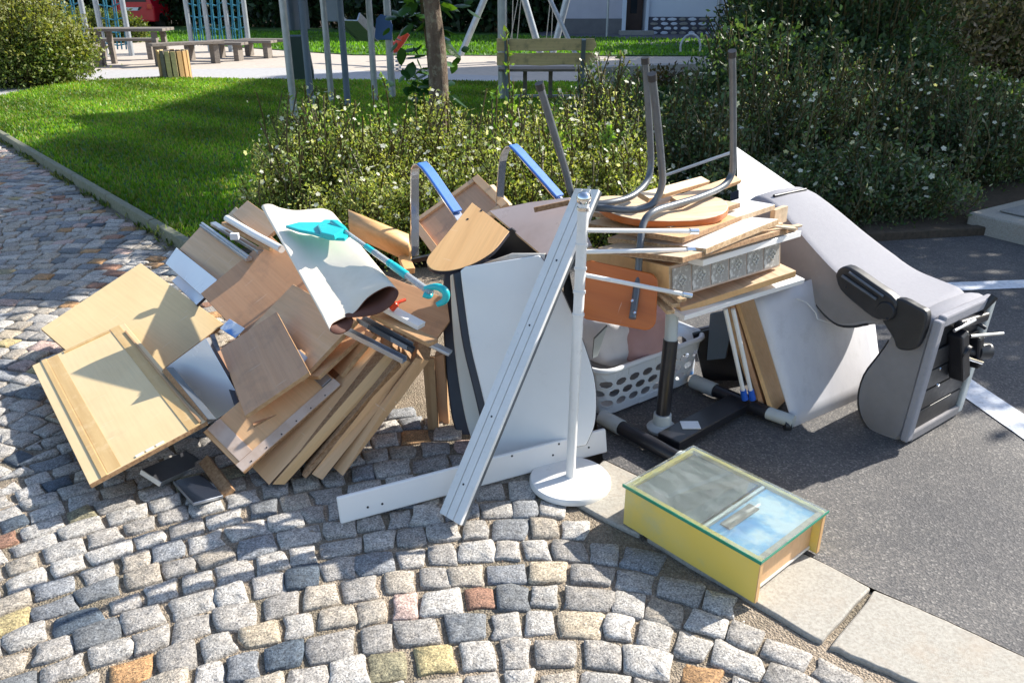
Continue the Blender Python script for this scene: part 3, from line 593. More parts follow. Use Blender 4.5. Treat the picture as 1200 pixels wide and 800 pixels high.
# ---- rolled cream sheet
front = [(414, 374), (410, 385), (398, 391), (388, 388), (389, 380), (402, 373), (416, 366), (430, 350), (445, 340), (457, 336), (466, 341), (464, 350), (454, 361), (436, 369), (406, 372)]
back = [(318, 250), (316, 250), (312, 249), (307, 243), (310, 240), (318, 240), (328, 244), (345, 247), (362, 246), (378, 245), (390, 250), (388, 256), (376, 260), (355, 262), (335, 260)]
fy = [2.66, 2.63, 2.6, 2.6, 2.63, 2.66, 2.68, 2.7, 2.71, 2.71, 2.69, 2.67, 2.66, 2.65, 2.66]; by = [3.42, 3.41, 3.4, 3.38, 3.39, 3.42, 3.44, 3.46, 3.47, 3.48, 3.46, 3.48, 3.5, 3.5, 3.5]
Fp = crv([D(*q, y) for q, y in zip(front, fy)], 5); Bp = crv([D(*q, y) for q, y in zip(back, by)], 5); rows = []
for t_ in np.linspace(0, 1, 13):
    R_ = Fp*(1-t_)+Bp*t_; R_ = R_+np.outer(np.sin(np.linspace(0, 9, len(R_)))*math.sin(math.pi*t_)*.006, [0, 0, 1.]); rows.append(R_)
loft('rolled_sheet', rows, (DRED, SHEET), .005, 'cream flexible sheet curled into an open roll with a dark brown backing', 'sheet')
# ---- turquoise telescopic cleaning tool
root = empty('cleaning_tool', D(440, 290, 3.0), 'turquoise and clear plastic extendable cleaning tool lying on the rolled sheet', 'cleaning tool')
ta, tb = D(400, 268, 3.12), D(505, 343, 2.62)
def tp(s, dz=0): return ta+(tb-ta)*s+np.array([0, 0, dz])
mb = MB(); mb.tube([tp(0), tp(.42)], .009, 12); mb.tube([tp(.4), tp(1)], .0125, 14); mb.build('tube_section', CLEARG, root, smooth=True)
for s0, s1, r in ((.3, .42, .0115), (.56, .60, .0145), (.60, .76, .0155), (-.12, .06, .013)):
    mb = MB(); mb.tube([tp(s0), tp(s0+.01), tp(s1-.01), tp(s1)], [r*.85, r, r, r*.85], 16); mb.build('grip', TEAL, root, smooth=True)
mb = MB()
hd = [(334, 264), (350, 260), (378, 260), (400, 264), (411, 273), (404, 279), (386, 278), (366, 272), (350, 269)]
hz0 = D(375, 270, 3.12)[2]; mb.prism([G(u, v, hz0) for u, v in hd], (0, 0, -.014)); mb.build('tool_head', TEAL, root, bevel=.004)
mb = MB(); mb.prism([G(u, v, hz0+.015) for u, v in [(372, 263), (380, 257), (396, 257), (406, 266), (392, 276), (376, 272)]], (0, .0, -.02)); mb.build('joint', TEAL, root, bevel=.004)
mb = MB(); mb.tube(crv([D(498, 338, 2.64), D(512, 336, 2.62), D(522, 342, 2.6), D(521, 352, 2.6), D(512, 357, 2.6)]), [.009+.005*math.sin(i/32*math.pi) for i in range(33)], 12); mb.tube(crv([D(505, 343, 2.64), D(503, 347, 2.62), D(496, 345, 2.62)]), .01, 10); mb.build('hook', TEAL, root, smooth=True)
# ---- framed panel, half round shelf, open carcass
root = empty('framed_panel', D(510, 300, 3.6), 'brown panel with a raised wooden frame leaning behind the half-round shelf', 'panel')
p, M3 = rectfit([(483, 265), (509, 300), (598, 242), (560, 205)], [.47, .42, .64, .69]); 
if M3[2, 2] < 0: M3 = np.stack([M3[:, 0], -M3[:, 1], -M3[:, 2]], 1)
FM = frame(p[:3], M3); a, b = p[6]/2, p[7]/2; mb = MB(); mb.box((0, 0, -.006), (a-.001, b-.001, .006)); mb.build('panel_sheet', BROWN, root, FM, local=True)
for c_, h_ in (((0, b-.02, .008), (a, .02, .008)), ((0, -b+.02, .008), (a, .02, .008)), ((a-.02, 0, .007), (.02, b-.041, .007)), ((-a+.02, 0, .007), (.02, b-.041, .007))):
    mb = MB(); mb.box(c_, h_); mb.build('frame_rail', TAN, root, FM, bevel=.002, local=True)
mb = MB(); mb.beam(G(575, 219, .68), G(597, 243, .6), .03, .03); tagp(mb.build('pale_stick', PINE, bevel=.003), 'pale stick resting along the edge of the framed brown panel', 'stick')
arc = [(553, 237), (597, 271)]+[tuple(q) for q in crv([(597, 271), (578, 294), (552, 310), (527, 317), (508, 316), (500, 308), (502, 300)], 5)[1:, :2]]
P = [(u, v) for u, v in arc]; P3 = [(553, 237), (597, 271), (508, 316)]
A, B_, C_ = D(553, 237, 3.12), D(597, 271, 2.95), D(508, 316, 2.8); nn = unit(np.cross(B_-A, C_-A)); nn = nn if nn@(CAM-A) > 0 else -nn
mb = MB(); pts = [onplane(u, v, A, nn) for u, v in P]; mb.prism(pts, -nn*.02, 0, 1); x = unit(C_-A)
o = tagp(mb.build('half_round_shelf', [ORNG, NAVY], None, frame(np.mean(pts, 0), np.stack([x, np.cross(nn, x), nn], 1)), bevel=.0015, seg=1), 'half-round tan shelf board with a dark edge balanced on the white panels', 'shelf')
for q in ((564, 247), (548, 257)):
    h = onplane(*q, A, nn); mb = MB(); mb.lathe(h, [(.005, -.001), (.005, .0015)], 8, 0, np.stack([x, np.cross(nn, x), nn], 1)); mb.build('screw_hole', BLACK, o)
panel('carcass_panel', [(573, 247), (640, 303), (694, 288), (668, 231), (620, 237)], [3.3, 2.92, 2.9, 3.25, 3.3], .016, (pm('pinkish_laminate', (.66, .52, .45), (.58, .43, .36), 3, .3, .03, dirt=(.5, .36, .28), dsc=3), PINE), 'pinkish white panel with pale edges beside the half-round shelf', 'panel')
mb = MB(); mb.beam(D(626, 246, 3.12), D(668, 237, 3.1), .012, .02); tagp(mb.build('chip_strip', CHIPD, bevel=.002), 'short broken chipboard strip on the pinkish panel', 'strip')
panel('shade_backing', [(515, 314), (556, 284), (600, 268), (652, 300), (640, 322), (560, 324)], [3.12, 3.12, 3.12], .02, (BLACK, BLACK), 'black sheet standing in for the shade of the hollow under the half-round shelf', 'board')  # black sheet added to paint the shade in the hollow
# ---- armchair frame with blue pads
root = empty('armchair_frame', D(484, 300, 3.55), 'chrome flat-bar armrests with bright blue pads of an upended chair', 'chair frame')
def flatbar(pts, w_, th, across): 
    pts = np.array(pts); mb = MB(); k = len(pts); tg = unit(np.gradient(pts, axis=0)); ac = unit(np.asarray(across, float)); V = []
    for i in range(k):
        nn = unit(np.cross(tg[i], ac)); V += [pts[i]+s*ac*w_/2+q*nn*th/2 for s, q in((-1, -1), (1, -1), (1, 1), (-1, 1))]
    F = [(i*4+j, i*4+(j+1) % 4, (i+1)*4+(j+1) % 4, (i+1)*4+j) for i in range(k-1) for j in range(4)]+[(3, 2, 1, 0), (4*k-4, 4*k-3, 4*k-2, 4*k-1)]
    return mb.add(V, F)
ac = (.75, .66, .0)
for pts, ys, pad in (([(486, 300), (486, 250), (486, 205), (488, 194), (494, 193), (505, 206), (535, 250), (545, 264)], [3.62, 3.62, 3.62, 3.6, 3.58, 3.54, 3.4, 3.36], [(494, 191), (505, 203), (536, 248)]),
                     ([(585, 250), (587, 212), (590, 185), (596, 173), (603, 173), (615, 186), (655, 233), (664, 243)], [3.85, 3.85, 3.85, 3.83, 3.8, 3.76, 3.6, 3.56], [(601, 170), (612, 181), (656, 230)])):
    fr = flatbar(crv([D(*q, y) for q, y in zip(pts, ys)], 6), .045, .007, ac).build('armrest_bar', CHROME, root, bevel=.001, seg=1)
    yp = ys[4], ys[5], ys[6]; flatbar(crv([D(*q, y-.01) for q, y in zip(pad, yp)], 6), .052, .013, ac).build('arm_pad', BLUE, root, bevel=.005, seg=2)
mb = MB(); mb.beam(D(480, 306, 3.6), D(508, 300, 3.6), .03, .02); mb.build('cross_bar', BLACK, root)
# ---- white curved panels
def curvepanel(name, outline, plane, th, mats, label, cat, n=4):
    A, B_, C_ = plane; nn = unit(np.cross(B_-A, C_-A)); nn = nn if nn@(CAM-A) > 0 else -nn
    pts = [onplane(u, v, A, nn) for u, v in outline]; x = unit(B_-A)
    mb = MB(); mb.prism(pts, -nn*th, 0, 1); return tagp(mb.build(name, list(mats), None, frame(np.mean(pts, 0), np.stack([x, np.cross(nn, x), nn], 1)), smooth=True, bevel=.006, seg=2), label, cat)
c1 = crv([(632, 298), (650, 322), (664, 352), (682, 395), (696, 440), (699, 470), (697, 497), (690, 516)], 4)[:, :2]
c2 = crv([(577, 541), (573, 500), (563, 455), (551, 405), (543, 350), (539, 317)], 4)[:, :2]
curvepanel('curved_white_board', [(545, 312)]+[tuple(q) for q in c1]+[(687, 522)]+[tuple(q) for q in c2], (G(577, 541), D(690, 522, G(577, 541)[1]-.02), D(540, 317, 2.78)), .03, (WHITE, NAVY), 'large white panel with a bulging right side behind the leaning slat', 'panel')
c2b = [(q[0]-9, q[1]) for q in c2][::-1]
curvepanel('black_gap_strip', [(q[0]+12, q[1]) for q in c2]+c2b, (D(577, 541, G(577, 541)[1]+.02), D(690, 522, G(577, 541)[1]), D(540, 317, 2.80)), .02, (NAVY, NAVY), 'black curved strip filling the gap between the cream and bulging white panels', 'board')  # dark strip added to fill the gap between the panels
c3 = crv([(556, 528), (545, 490), (536, 440), (530, 385), (527, 325)], 4)[:, :2]
curvepanel('curved_white_board', [(527, 322), (600, 296), (640, 296), (600, 530)]+[tuple(q) for q in c3], (D(556, 528, 2.64), D(640, 528, 2.6), D(527, 325, 2.92)), .035, (CREAM, NAVY), 'cream panel with a dark edge standing just left of the bulging white panel', 'panel')
c4 = crv([(550, 528), (532, 500), (524, 450), (520, 400), (518, 350), (521, 315)], 4)[:, :2]
curvepanel('navy_board', [(521, 312), (600, 300), (600, 520)]+[tuple(q) for q in c4], (D(550, 526, 2.72), D(640, 528, 2.7), D(520, 325, 3.0)), .04, (NAVY, NAVY), 'dark navy board standing behind the cream panel at its left edge', 'board')
# ---- white plank on edge
root = empty('white_plank', G(540, 575), 'long white plank standing on its edge on the cobbles, crossed by the slat', 'plank')
p, M3 = rectfit([(395, 585), (400, 615), (712, 531), (710, 503)], [.10, .0, .0, .1]); n_ = M3[:, 2]; n_ = n_ if n_@(CAM-p[:3]) > 0 else -n_
FM = frame(p[:3]+np.array([0, 0, .004]), M3); sg = 1 if M3[:, 2]@n_ > 0 else -1
mb = MB(); mb.box((0, 0, -sg*.009), (p[6]/2, p[7]/2, .009)); mb.build('plank_body', WHITE, root, FM, bevel=.005, local=True)
for q in ((431, 594), (448, 590), (600, 534), (648, 533), (690, 524), (655, 520)):
    h = onplane(*q, p[:3]+np.array([0, 0, .004]), n_); mb = MB(); mb.lathe(h, [(.0045, -.001), (.004, .001)], 8, 0, np.stack([M3[:, 0], M3[:, 1], n_], 1)); mb.build('screw_hole', BLACK, root)
# ---- leaning grooved slat
root = empty('grooved_slat', G(527, 607), 'long white double-grooved slat leaning from the cobbles against the white pole', 'slat')
p, M3 = rectfit([(515, 602), (538, 613), (703, 222), (672, 221)], [.01, .01, 1.03, 1.03]); FM = frame(p[:3], M3)
if M3[:, 2]@(CAM-p[:3]) < 0: M3 = np.stack([M3[:, 0], -M3[:, 1], -M3[:, 2]], 1); FM = frame(p[:3], M3)
a, b = p[6]/2, p[7]/2; LY = b > a
L_, W_ = (b, a) if LY else (a, b)
def sb(s, t_, z, hs, ht, hz, nm, m, bev=.0015):
    mb = MB(); c_ = (t_, s, z) if LY else (s, t_, z); h_ = (ht, hs, hz) if LY else (hs, ht, hz); mb.box(c_, h_); return mb.build(nm, m, root, FM, bevel=bev, seg=2, local=True)
sb(0, 0, -.016, L_-.001, W_-.002, .007, 'back_strip', STEEL)
for k in (-1, 0, 1): sb(0, k*W_*.68, -.006, L_, W_*.305, .006, 'slat_rail', WPAINT, .002)
for s in (-.8, -.4, .15, .55):
    mb = MB(); mb.lathe((0, s*L_, .001) if LY else (s*L_, 0, .001), [(.004, -.001), (.0035, .001)], 8); mb.build('screw_hole', BLACK, root, FM, local=True)
# ---- towel stand
root = empty('towel_stand', G(668, 566), 'white metal towel stand with a round base and swinging rods', 'stand')
bc = G(668, 566, .0); mb = MB(); mb.lathe(bc, [(.138, .0), (.143, .004), (.143, .017), (.138, .024), (.04, .027), (.018, .03)], 48); mb.build('base', WPAINT, root, smooth=True)
top = D(684, 238, bc[1]+.06); foot = bc+np.array([0, 0, .024]); pd = unit(top-foot); ln = np.linalg.norm(top-foot)
mb = MB(); mb.tube([foot, foot+pd*ln*.35], .0165, 18); mb.tube([foot+pd*ln*.345, foot+pd*ln*.36], .0185, 18); mb.tube([foot+pd*ln*.355, top], .0175, 18); mb.build('pole', WPAINT, root, smooth=True)
for s in (.62, .70, .78, .86):
    mb = MB(); mb.tube([foot+pd*ln*s, foot+pd*ln*(s+.008)], .0205, 18); mb.build('collar', WPAINT, root, smooth=True)
mb = MB(); mb.lathe(top, [(.012, -.03), (.021, -.022), (.021, -.012), (.012, -.008), (.02, .002), (.024, .014), (.02, .028), (.009, .036)], 20); mb.build('finial', CHROME, root, smooth=True)
for a0, b0, y1 in (((686, 270), (811, 271), 2.56), ((685, 295), (808, 293), 2.52), ((684, 322), (803, 345), 2.46)):
    A = D(*a0, bc[1]+.05); B_ = D(*b0, y1); mb = MB(); mb.tube([A, B_], .0075, 12); r_ = mb.build('rod', WPAINT, root, smooth=True)
    mb = MB(); mb.tube([B_-unit(B_-A)*.01, B_+unit(B_-A)*.022], .0105, 12); mb.build('end_cap', CHROME, r_, smooth=True)
# ---- stack of boards at the right
def rb(name, px, z, mats, lb, th=.018, cat='board', **k): return board(name, px, [q+.075 for q in z], th, mats, lb, cat, **k)
rb('stacked_board', [(690, 248), (785, 266), (868, 238), (770, 222)], [.765, .76, .77, .77], (PINE, CHIPD), 'pale board directly beneath the upturned chair seat')
rb('stacked_board', [(777, 261), (817, 269), (909, 240), (866, 232)], [.75, .75, .765, .765], (WHITE, PINE), 'topmost cream board sticking out right of the chair seat', .02)
rb('stacked_board', [(684, 262), (800, 278), (880, 250), (770, 235)], [.75, .75, .76, .76], (TAN, CHIPD), 'brown chipboard with ragged ends just under the pale board')
rb('stacked_board', [(712, 279), (827, 291), (913, 257), (800, 248)], [.725, .725, .74, .74], (WHITE, CHIP), 'white-faced board with a broken chipboard end, third from the top of the stack', .02)
rb('stacked_board', [(700, 292), (800, 300), (935, 266), (840, 255)], [.70, .70, .715, .715], (PINE, CHIPD), 'splintered wooden board between two white-faced boards of the stack')
rb('stacked_board', [(775, 296), (824, 304), (939, 271), (890, 263)], [.68, .675, .69, .695], (WHITE, WHITE), 'long white board whose white edge juts out over the patterned drawer', .022)
rb('wood_strip', [(745, 226), (765, 232), (828, 213), (826, 206)], [.83, .83, .84, .84], (PINE, EDGE), 'pale narrow strip on top of the stack behind the chair seat', cat='strip')
rb('wood_strip', [(785, 232), (798, 236), (868, 212), (862, 204)], [.82, .82, .84, .84], (TAN, EDGE), 'tan narrow strip on top of the stack between the chair rails', cat='strip')
mb = MB(); mb.beam(D(778, 206, 3.7), D(862, 177, 3.8), .016, .01); tagp(mb.build('metal_bar', ALU, bevel=.001), 'thin metal bar rising behind the stack to the white corner panel', 'bar')
mb = MB(); mb.beam(D(920, 250, 3.0), D(905, 255, 2.95), .02, .06); mb.build('wood_block', PINE); tagp(bpy.data.objects['wood_block.001'], 'small pale wood block between the two topmost right boards', 'block')
for k, (a0, b0, y0, y1) in enumerate([((880, 262), (932, 268), 2.8, 2.85), ((860, 268), (915, 262), 2.75, 2.9), ((890, 274), (938, 264), 2.8, 2.9)]):
    mb = MB(); mb.beam(D(*a0, y0), D(*b0, y1), .02, .008); tagp(mb.build('splinter', PINE, bevel=.001, seg=1), ['long pale splinter crossing the white board near its right end', 'thin pale splinter lying left of the two others', 'short splinter nearest the edge of the long white board'][k], 'splinter', 'splinters on the long white board')
# patterned drawer
root = empty('patterned_drawer', D(786, 350, 2.54), 'wooden drawer with a front of grey ornamental squares in the right stack', 'drawer')
A = D(787, 312, 2.56); B_ = D(785, 351, 2.54); C_ = D(914, 312, 2.9); E_ = D(918, 283, 2.92); hx = unit(C_-B_); wl = np.linalg.norm(C_-B_); hh = np.linalg.norm(A-B_); hz = unit(A-B_-hx*((A-B_)@hx)); hn = np.cross(hx, hz); hn = hn if hn@(CAM-A) > 0 else -hn
mb = MB(); mb.prism([B_, C_, C_+hz*hh*.97, B_+hz*hh], -hn*.014, 0, 1); mb.build('drawer_front', [GLUE, PINE], root, bevel=.001, seg=1)
GP = pm('grey_ornament', (.33, .31, .28), (.62, .6, .56), 60, .7, .3, lo=.5, hi=.62)
for k in range(6):
    s0 = wl*(.02+k*.163); s1 = s0+wl*.152; P = [B_+hx*s+hz*t_+hn*.003 for s, t_ in((s0, .008), (s1, .008), (s1, hh-.01), (s0, hh-.01))]; mb = MB(); mb.prism(P, -hn*.0025); sq = mb.build('ornament_square', GP, root, bevel=.001, seg=1)
    cc = (P[0]+P[2])/2; mb = MB(); mb.tube([cc+hn*.002+(hx*math.cos(t_)+hz*math.sin(t_))*.016*(1+.25*math.cos(4*t_)) for t_ in np.linspace(0, 2*math.pi, 17)[:-1]], .0025, 6, closed=True); mb.lathe(cc, [(.006, 0), (.004, .005)], 8, 0, np.stack([hx, hz, hn], 1)); mb.build('ornament', pm('ornament_pale', (.55, .53, .48)) if 'ornament_pale' not in MATS else MATS['ornament_pale'], sq)
wv_ = unit(D(700, 298, 2.77)-A); wv_ = unit(wv_*[1, 1, .1])
P = [B_, B_+hz*hh, B_+hz*hh*.97+wv_*.36, B_+wv_*.36]; mb = MB(); mb.prism(P, hn*0+hx*.014, 0, 1); mb.build('drawer_side', [ORNG, PINE], root, bevel=.001, seg=1)
P = [C_, C_+hz*hh*.97, C_+hz*hh*.97+wv_*.36, C_+wv_*.36]; mb = MB(); mb.prism(P, -hx*.014, 0, 1); mb.build('drawer_side', [TAN, PINE], root)
P = [B_+hx*.015, C_-hx*.015, C_-hx*.015+wv_*.36, B_+hx*.015+wv_*.36]; mb = MB(); mb.prism([q+hz*.01-hn*.015 for q in P], hz*.006); mb.build('drawer_bottom', BROWN, root)
rb('stacked_board', [(770, 345), (797, 359), (934, 319), (900, 300)], [.505, .51, .53, .53], (PINE, ORNG), 'orange-edged wooden board under the patterned drawer', .025)
rb('stacked_board', [(765, 350), (803, 368), (943, 329), (905, 306)], [.47, .48, .495, .495], (WHITE, WHITE), 'lowest board of the right stack with a long white edge', .02)
for k, (a0, b0) in enumerate([((768, 338), (792, 358)), ((772, 330), (800, 352)), ((766, 345), (786, 366))]):
    mb = MB(); mb.beam(D(*a0, 2.62), D(*b0, 2.48), .03, .014); tagp(mb.build('broken_end', CHIP, bevel=.002), ['middle ragged wood end left of the lowest stacked boards', 'topmost ragged wood end beside the orange backrest', 'lowest ragged wood end beside the orange backrest'][k], 'wood piece', 'ragged wood ends beside the orange backrest')
rb('stacked_board', [(690, 304), (775, 314), (850, 290), (760, 280)], [.63, .63, .64, .64], (BROWN, CHIPD), 'brown board above the orange backrest behind the rods')
# ---- upturned school chair
root = empty('school_chair', D(760, 250, 2.9), 'upside-down school chair with grey steel legs in the air and an orange plywood seat', 'chair')
def tubep(nm, q, ys, r=.0125):
    P = crv([D(u, v, y) for (u, v), y in zip(q, ys)], 8); mb = MB(); mb.tube(P, r, 14); o = mb.build(nm, STEEL, root, smooth=True); return o, P
for nm, q, ys in (('front_frame', [(632, 99), (646, 145), (662, 198), (670, 226), (683, 240), (712, 238), (738, 231), (755, 217), (762, 200), (762, 165), (756, 69)], [2.62, 2.66, 2.72, 2.75, 2.78, 2.8, 2.87, 2.96, 3.0, 3.0, 2.95]),
                  ('leg_frame', [(764, 88), (770, 140), (775, 190), (776, 214), (770, 232), (758, 243), (735, 246), (690, 243), (672, 247)], [2.58, 2.64, 2.7, 2.73, 2.74, 2.73, 2.71, 2.74, 2.74]),
                  ('back_frame', [(858, 61), (859, 120), (859, 185), (857, 205), (846, 219), (820, 231), (790, 240), (766, 248), (754, 262), (750, 290), (747, 330), (741, 373)], [2.9, 2.97, 3.02, 3.04, 3.0, 2.88, 2.79, 2.70, 2.66, 2.61, 2.56, 2.48])):
    o, P = tubep(nm, q, ys)
    for e in ([0] if nm != 'front_frame' else [0, -1]):
        dr = unit(P[1]-P[0]) if e == 0 else unit(P[-2]-P[-1]); mb = MB(); mb.tube([P[e]-dr*.004, P[e]+dr*.018], .0145, 14); mb.build('foot_cap', RUBBER, o, smooth=True)
sc_ = G(775, 240, .872); mb = MB(); ring = []
for k in range(28):
    t_ = 2*math.pi*k/28; ring.append(sc_+np.array([.235*abs(math.cos(t_))**.75*np.sign(math.cos(t_)), .18*abs(math.sin(t_))**.75*np.sign(math.sin(t_)), .012*math.cos(2*t_)]))
mb.prism(ring, (0, 0, -.026), 1, 0); mb.build('seat', [PLYO, PINE], root, smooth=True, bevel=.004)
bk_ = []
A, B_, C_ = D(682, 308, 2.6), D(770, 332, 2.54), D(682, 372, 2.54); nn = unit(np.cross(B_-A, C_-A)); nn = nn if nn@(CAM-A) > 0 else -nn
for (cx, cy, t0) in ((692, 318, 180), (758, 332, 270), (756, 374, 0), (692, 362, 90)):
    for k in range(5): t_ = math.radians(t0+22.5*k); bk_.append(onplane(cx+13*math.cos(t_), cy+13*math.sin(t_), A, nn))
mb = MB(); mb.prism(bk_, -nn*.011, 0, 0); x = unit(B_-A); mb.build('backrest', PLYO, root, frame(np.mean(bk_, 0), np.stack([x, np.cross(nn, x), nn], 1)), smooth=True, bevel=.004)
for q in ((741, 352), (744, 366)):
    mb = MB(); mb.lathe(D(*q, 2.47), [(.006, -.002), (.004, .002)], 10, 0, np.stack([[1, 0, 0], UP, -FW], 1)); mb.build('rivet', CHROME, root)
# ---- white corner sheet behind the grey seat
panel('white_sheet', [(863, 172), (936, 222), (920, 300), (866, 300)], [3.95, 3.7, 3.2, 3.2], .012, (WHITE, NAVY), 'white sheet with a pointed top corner standing behind the stack of boards', 'sheet')
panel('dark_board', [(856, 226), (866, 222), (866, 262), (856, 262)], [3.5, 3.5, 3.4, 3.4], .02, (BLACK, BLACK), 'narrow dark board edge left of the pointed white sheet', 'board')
# ---- big white leaning sheet, boards behind it
A, B_ = G(930, 500), G(1022, 460); C_ = D(884, 350, 2.93); nn = unit(np.cross(B_-A, C_-A)); nn = nn if nn@(CAM-A) > 0 else -nn
rows = []
for t_ in np.linspace(0, 1, 10):
    l = (930+(884-930)*t_, 500+(350-500)*t_); r = (1034+(1015-1034)*t_, 455+(300-455)*t_); row = []
    for s in np.linspace(0, 1, 12):
        q = onplane(l[0]+(r[0]-l[0])*s, l[1]+(r[1]-l[1])*s, A, nn); row.append(q+nn*(.05*math.sin(math.pi*min(1, s*1.1))*t_))
    rows.append(row)
SCR = pm('scratched_white_sheet', (.66, .65, .67), (.58, .57, .6), 9, .5, .12, stretch=(1, 1, .3), dirt=(.5, .49, .5), dsc=12)
loft('scratched_sheet', rows, (SCR, WHITE), .006, 'big scratched white sheet leaning between the stack and the grey seat', 'sheet', smooth=True)
mb = MB(); P = [onplane(u, v, A, nn)+nn*.062 for u, v in ((918, 352), (930, 356), (941, 368), (943, 375), (958, 380))]; mb.tube(P, .0025, 6); tagp(mb.build('wire', WPAINT), 'thin pale bent wire lying against the scratched white sheet', 'wire')
for k, (a0, b0, m, w_, lb) in enumerate([((866, 362), (902, 480), EDGE, .022, 'brown board edge nearest the two white sticks'), ((872, 360), (910, 484), BROWN, .02, 'middle one of the brown board edges beside the scratched sheet'), ((879, 357), (921, 490), ORNG, .016, 'orange-brown board edge touching the scratched sheet')]):
    A = D(*a0, 2.98+.01*k); B_ = G(*b0, .02); mb = MB(); mb.beam(A, B_, w_, .22, up=(.5, 1, 0)); o = mb.build('leaning_board', [m], bevel=.001, seg=1); o.location.y += .1; tagp(o, lb, 'board')
for k, x0 in enumerate((0, 9)):
    A = D(850+x0, 362, 2.84); B_ = D(871+x0, 458, 2.86); rt = empty('white_stick', B_, ['left one of two thin white sticks with blue tips', 'right one of two thin white sticks with blue tips'][k], 'stick', 'pair of white sticks with blue tips')
    mb = MB(); mb.tube([A, B_], .0085, 12); mb.build('shaft', WPAINT, rt, smooth=True); mb = MB(); dr = unit(B_-A); mb.tube([B_-dr*.005, B_+dr*.04], [.012, .014], 12); mb.build('tip', BLUEP, rt, smooth=True)
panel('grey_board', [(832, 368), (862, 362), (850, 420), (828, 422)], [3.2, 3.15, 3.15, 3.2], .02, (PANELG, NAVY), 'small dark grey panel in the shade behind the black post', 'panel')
panel('grey_board', [(800, 390), (880, 372), (915, 470), (800, 455)], [3.5, 3.5, 3.5, 3.5], .02, (NAVY, NAVY), 'black sheet filling the dark interior at the back under the stack of boards', 'panel')  # flat black sheet added to fill the dark interior
panel('shade_backing', [(812, 392), (882, 372), (908, 462), (826, 450)], [3.2, 3.2, 3.2], .02, (BLACK, BLACK), 'black sheet standing in for the shade behind the two white sticks', 'board')  # black sheet added in place of the shade inside the pile
# ---- steel table frame
root = empty('table_frame', G(775, 505), 'black tubular table frame with pale grey joints standing under the stack', 'table frame')
def tb_(nm, a_, b_, r, m, sm=True, par=root): mb = MB(); mb.tube([a_, b_], r, 20); return mb.build(nm, m, par, smooth=sm)
f0, f1 = G(712, 492, .04), G(800, 540, .04); b0_, b1_ = G(812, 446, .04), G(905, 486, .04)
tb_('foot_bar', f0+(f1-f0)*.18, f1, .028, BLACK); tb_('bar_end', f0-unit(f1-f0)*.03, f0+(f1-f0)*.2, .031, GREYP)
tb_('foot_bar', b0_+(b1_-b0_)*.28, b1_-(b1_-b0_)*.05, .028, BLACK); tb_('bar_end', b0_, b0_+(b1_-b0_)*.3, .031, GREYP)
tb_('bar_end', b1_-(b1_-b0_)*.1, G(930, 494, .035), .026, GREYP)
ca, cb = G(783, 517, .045), G(868, 470, .045); mb = MB(); mb.beam(ca, cb, .1, .035); mb.build('cross_beam', BLACK, root, bevel=.004)
mb = MB(); mb.box(ca+(cb-ca)*.28+[0, 0, .0195], (.035, .028, .0015)); mb.build('label_plate', WPLAS, root)
cs_ = G(922, 503, .0); mb = MB(); mb.tube([cs_+[-.012, 0, .02], cs_+[.012, 0, .02]], .02, 16); mb.build('caster', RUBBER, root, smooth=True)
mb = MB(); mb.tube([f1-unit(f1-f0)*.02, f1+unit(f1-f0)*.03], .033, 18); mb.build('bar_end', GREYP, root, smooth=True)
pb = G(775, 503, .03); pt = D(786, 398, pb[1]+.02); tb_('post', pb+[0, 0, .02], pt, .0275, BLACK)
mb = MB(); mb.lathe(pb, [(.055, 0), (.058, .012), (.05, .022), (.036, .03), (.034, .07)], 28); mb.build('post_socket', GREYP, root, smooth=True)
tb_('post_sleeve', pt-[0, 0, .004], D(788, 362, pb[1]+.05), .024, GREYP)
# ---- laundry basket
root = empty('laundry_basket', G(760, 480), 'white plastic laundry basket with oval holes full of cloths', 'basket')
fl, frr = G(706, 489, .01), G(812, 446, .01); bx = unit(frr-fl); bl = np.linalg.norm(frr-fl)*1.02; by_ = np.array([-bx[1], bx[0], 0]); bd = .32; bh = .21; bcn = fl+bx*bl/2+by_*bd/2
def bwall(s, h):                                    # s: 0..1 round the rounded rectangle, h 0..1 height
    k = 1+.14*h; hw, hd, r = bl/2*k, bd/2*k, .07; per = [2*(hw-r), math.pi/2*r, 2*(hd-r), math.pi/2*r]*2; L = sum(per)*(s % 1)
    cs = [(hw-r, -hd+r), (hw-r, hd-r), (-hw+r, hd-r), (-hw+r, -hd+r)]; pos = np.array([-hw+r, -hd]); dr = 0
    for i, q in enumerate(per):
        if i % 2 == 0:
            d = np.array([math.cos(dr), math.sin(dr)])
            if L <= q: pos = pos+d*L; break
            pos = pos+d*q; L -= q
        else:
            c_ = np.array(cs[i//2])
            if L <= q: t_ = dr-math.pi/2+L/r; pos = c_+r*np.array([math.cos(t_), math.sin(t_)]); break
            dr += math.pi/2; L -= q; pos = c_+r*np.array([math.cos(dr-math.pi/2), math.sin(dr-math.pi/2)])
    return bcn+bx*pos[0]+by_*pos[1]+np.array([0, 0, h*bh])
mb = MB(); NC = 24; hs = [.14, .36, .58, .8]
def cell(s0, s1, h0, h1):
    sm, hm = (s0+s1)/2, (h0+h1)/2; o8 = [(s0, h0), (sm, h0), (s1, h0), (s1, hm), (s1, h1), (sm, h1), (s0, h1), (s0, hm)]; i8 = [(sm+(s-sm)*.8*(1 if k % 2 else .72), hm+(h-hm)*.78*(1 if k % 2 else .72)) for k, (s, h) in enumerate(o8)]
    k0 = [bwall(*q) for q in o8+i8]; mb.add(k0, [(i, (i+1) % 8, 8+(i+1) % 8, 8+i) for i in range(8)])
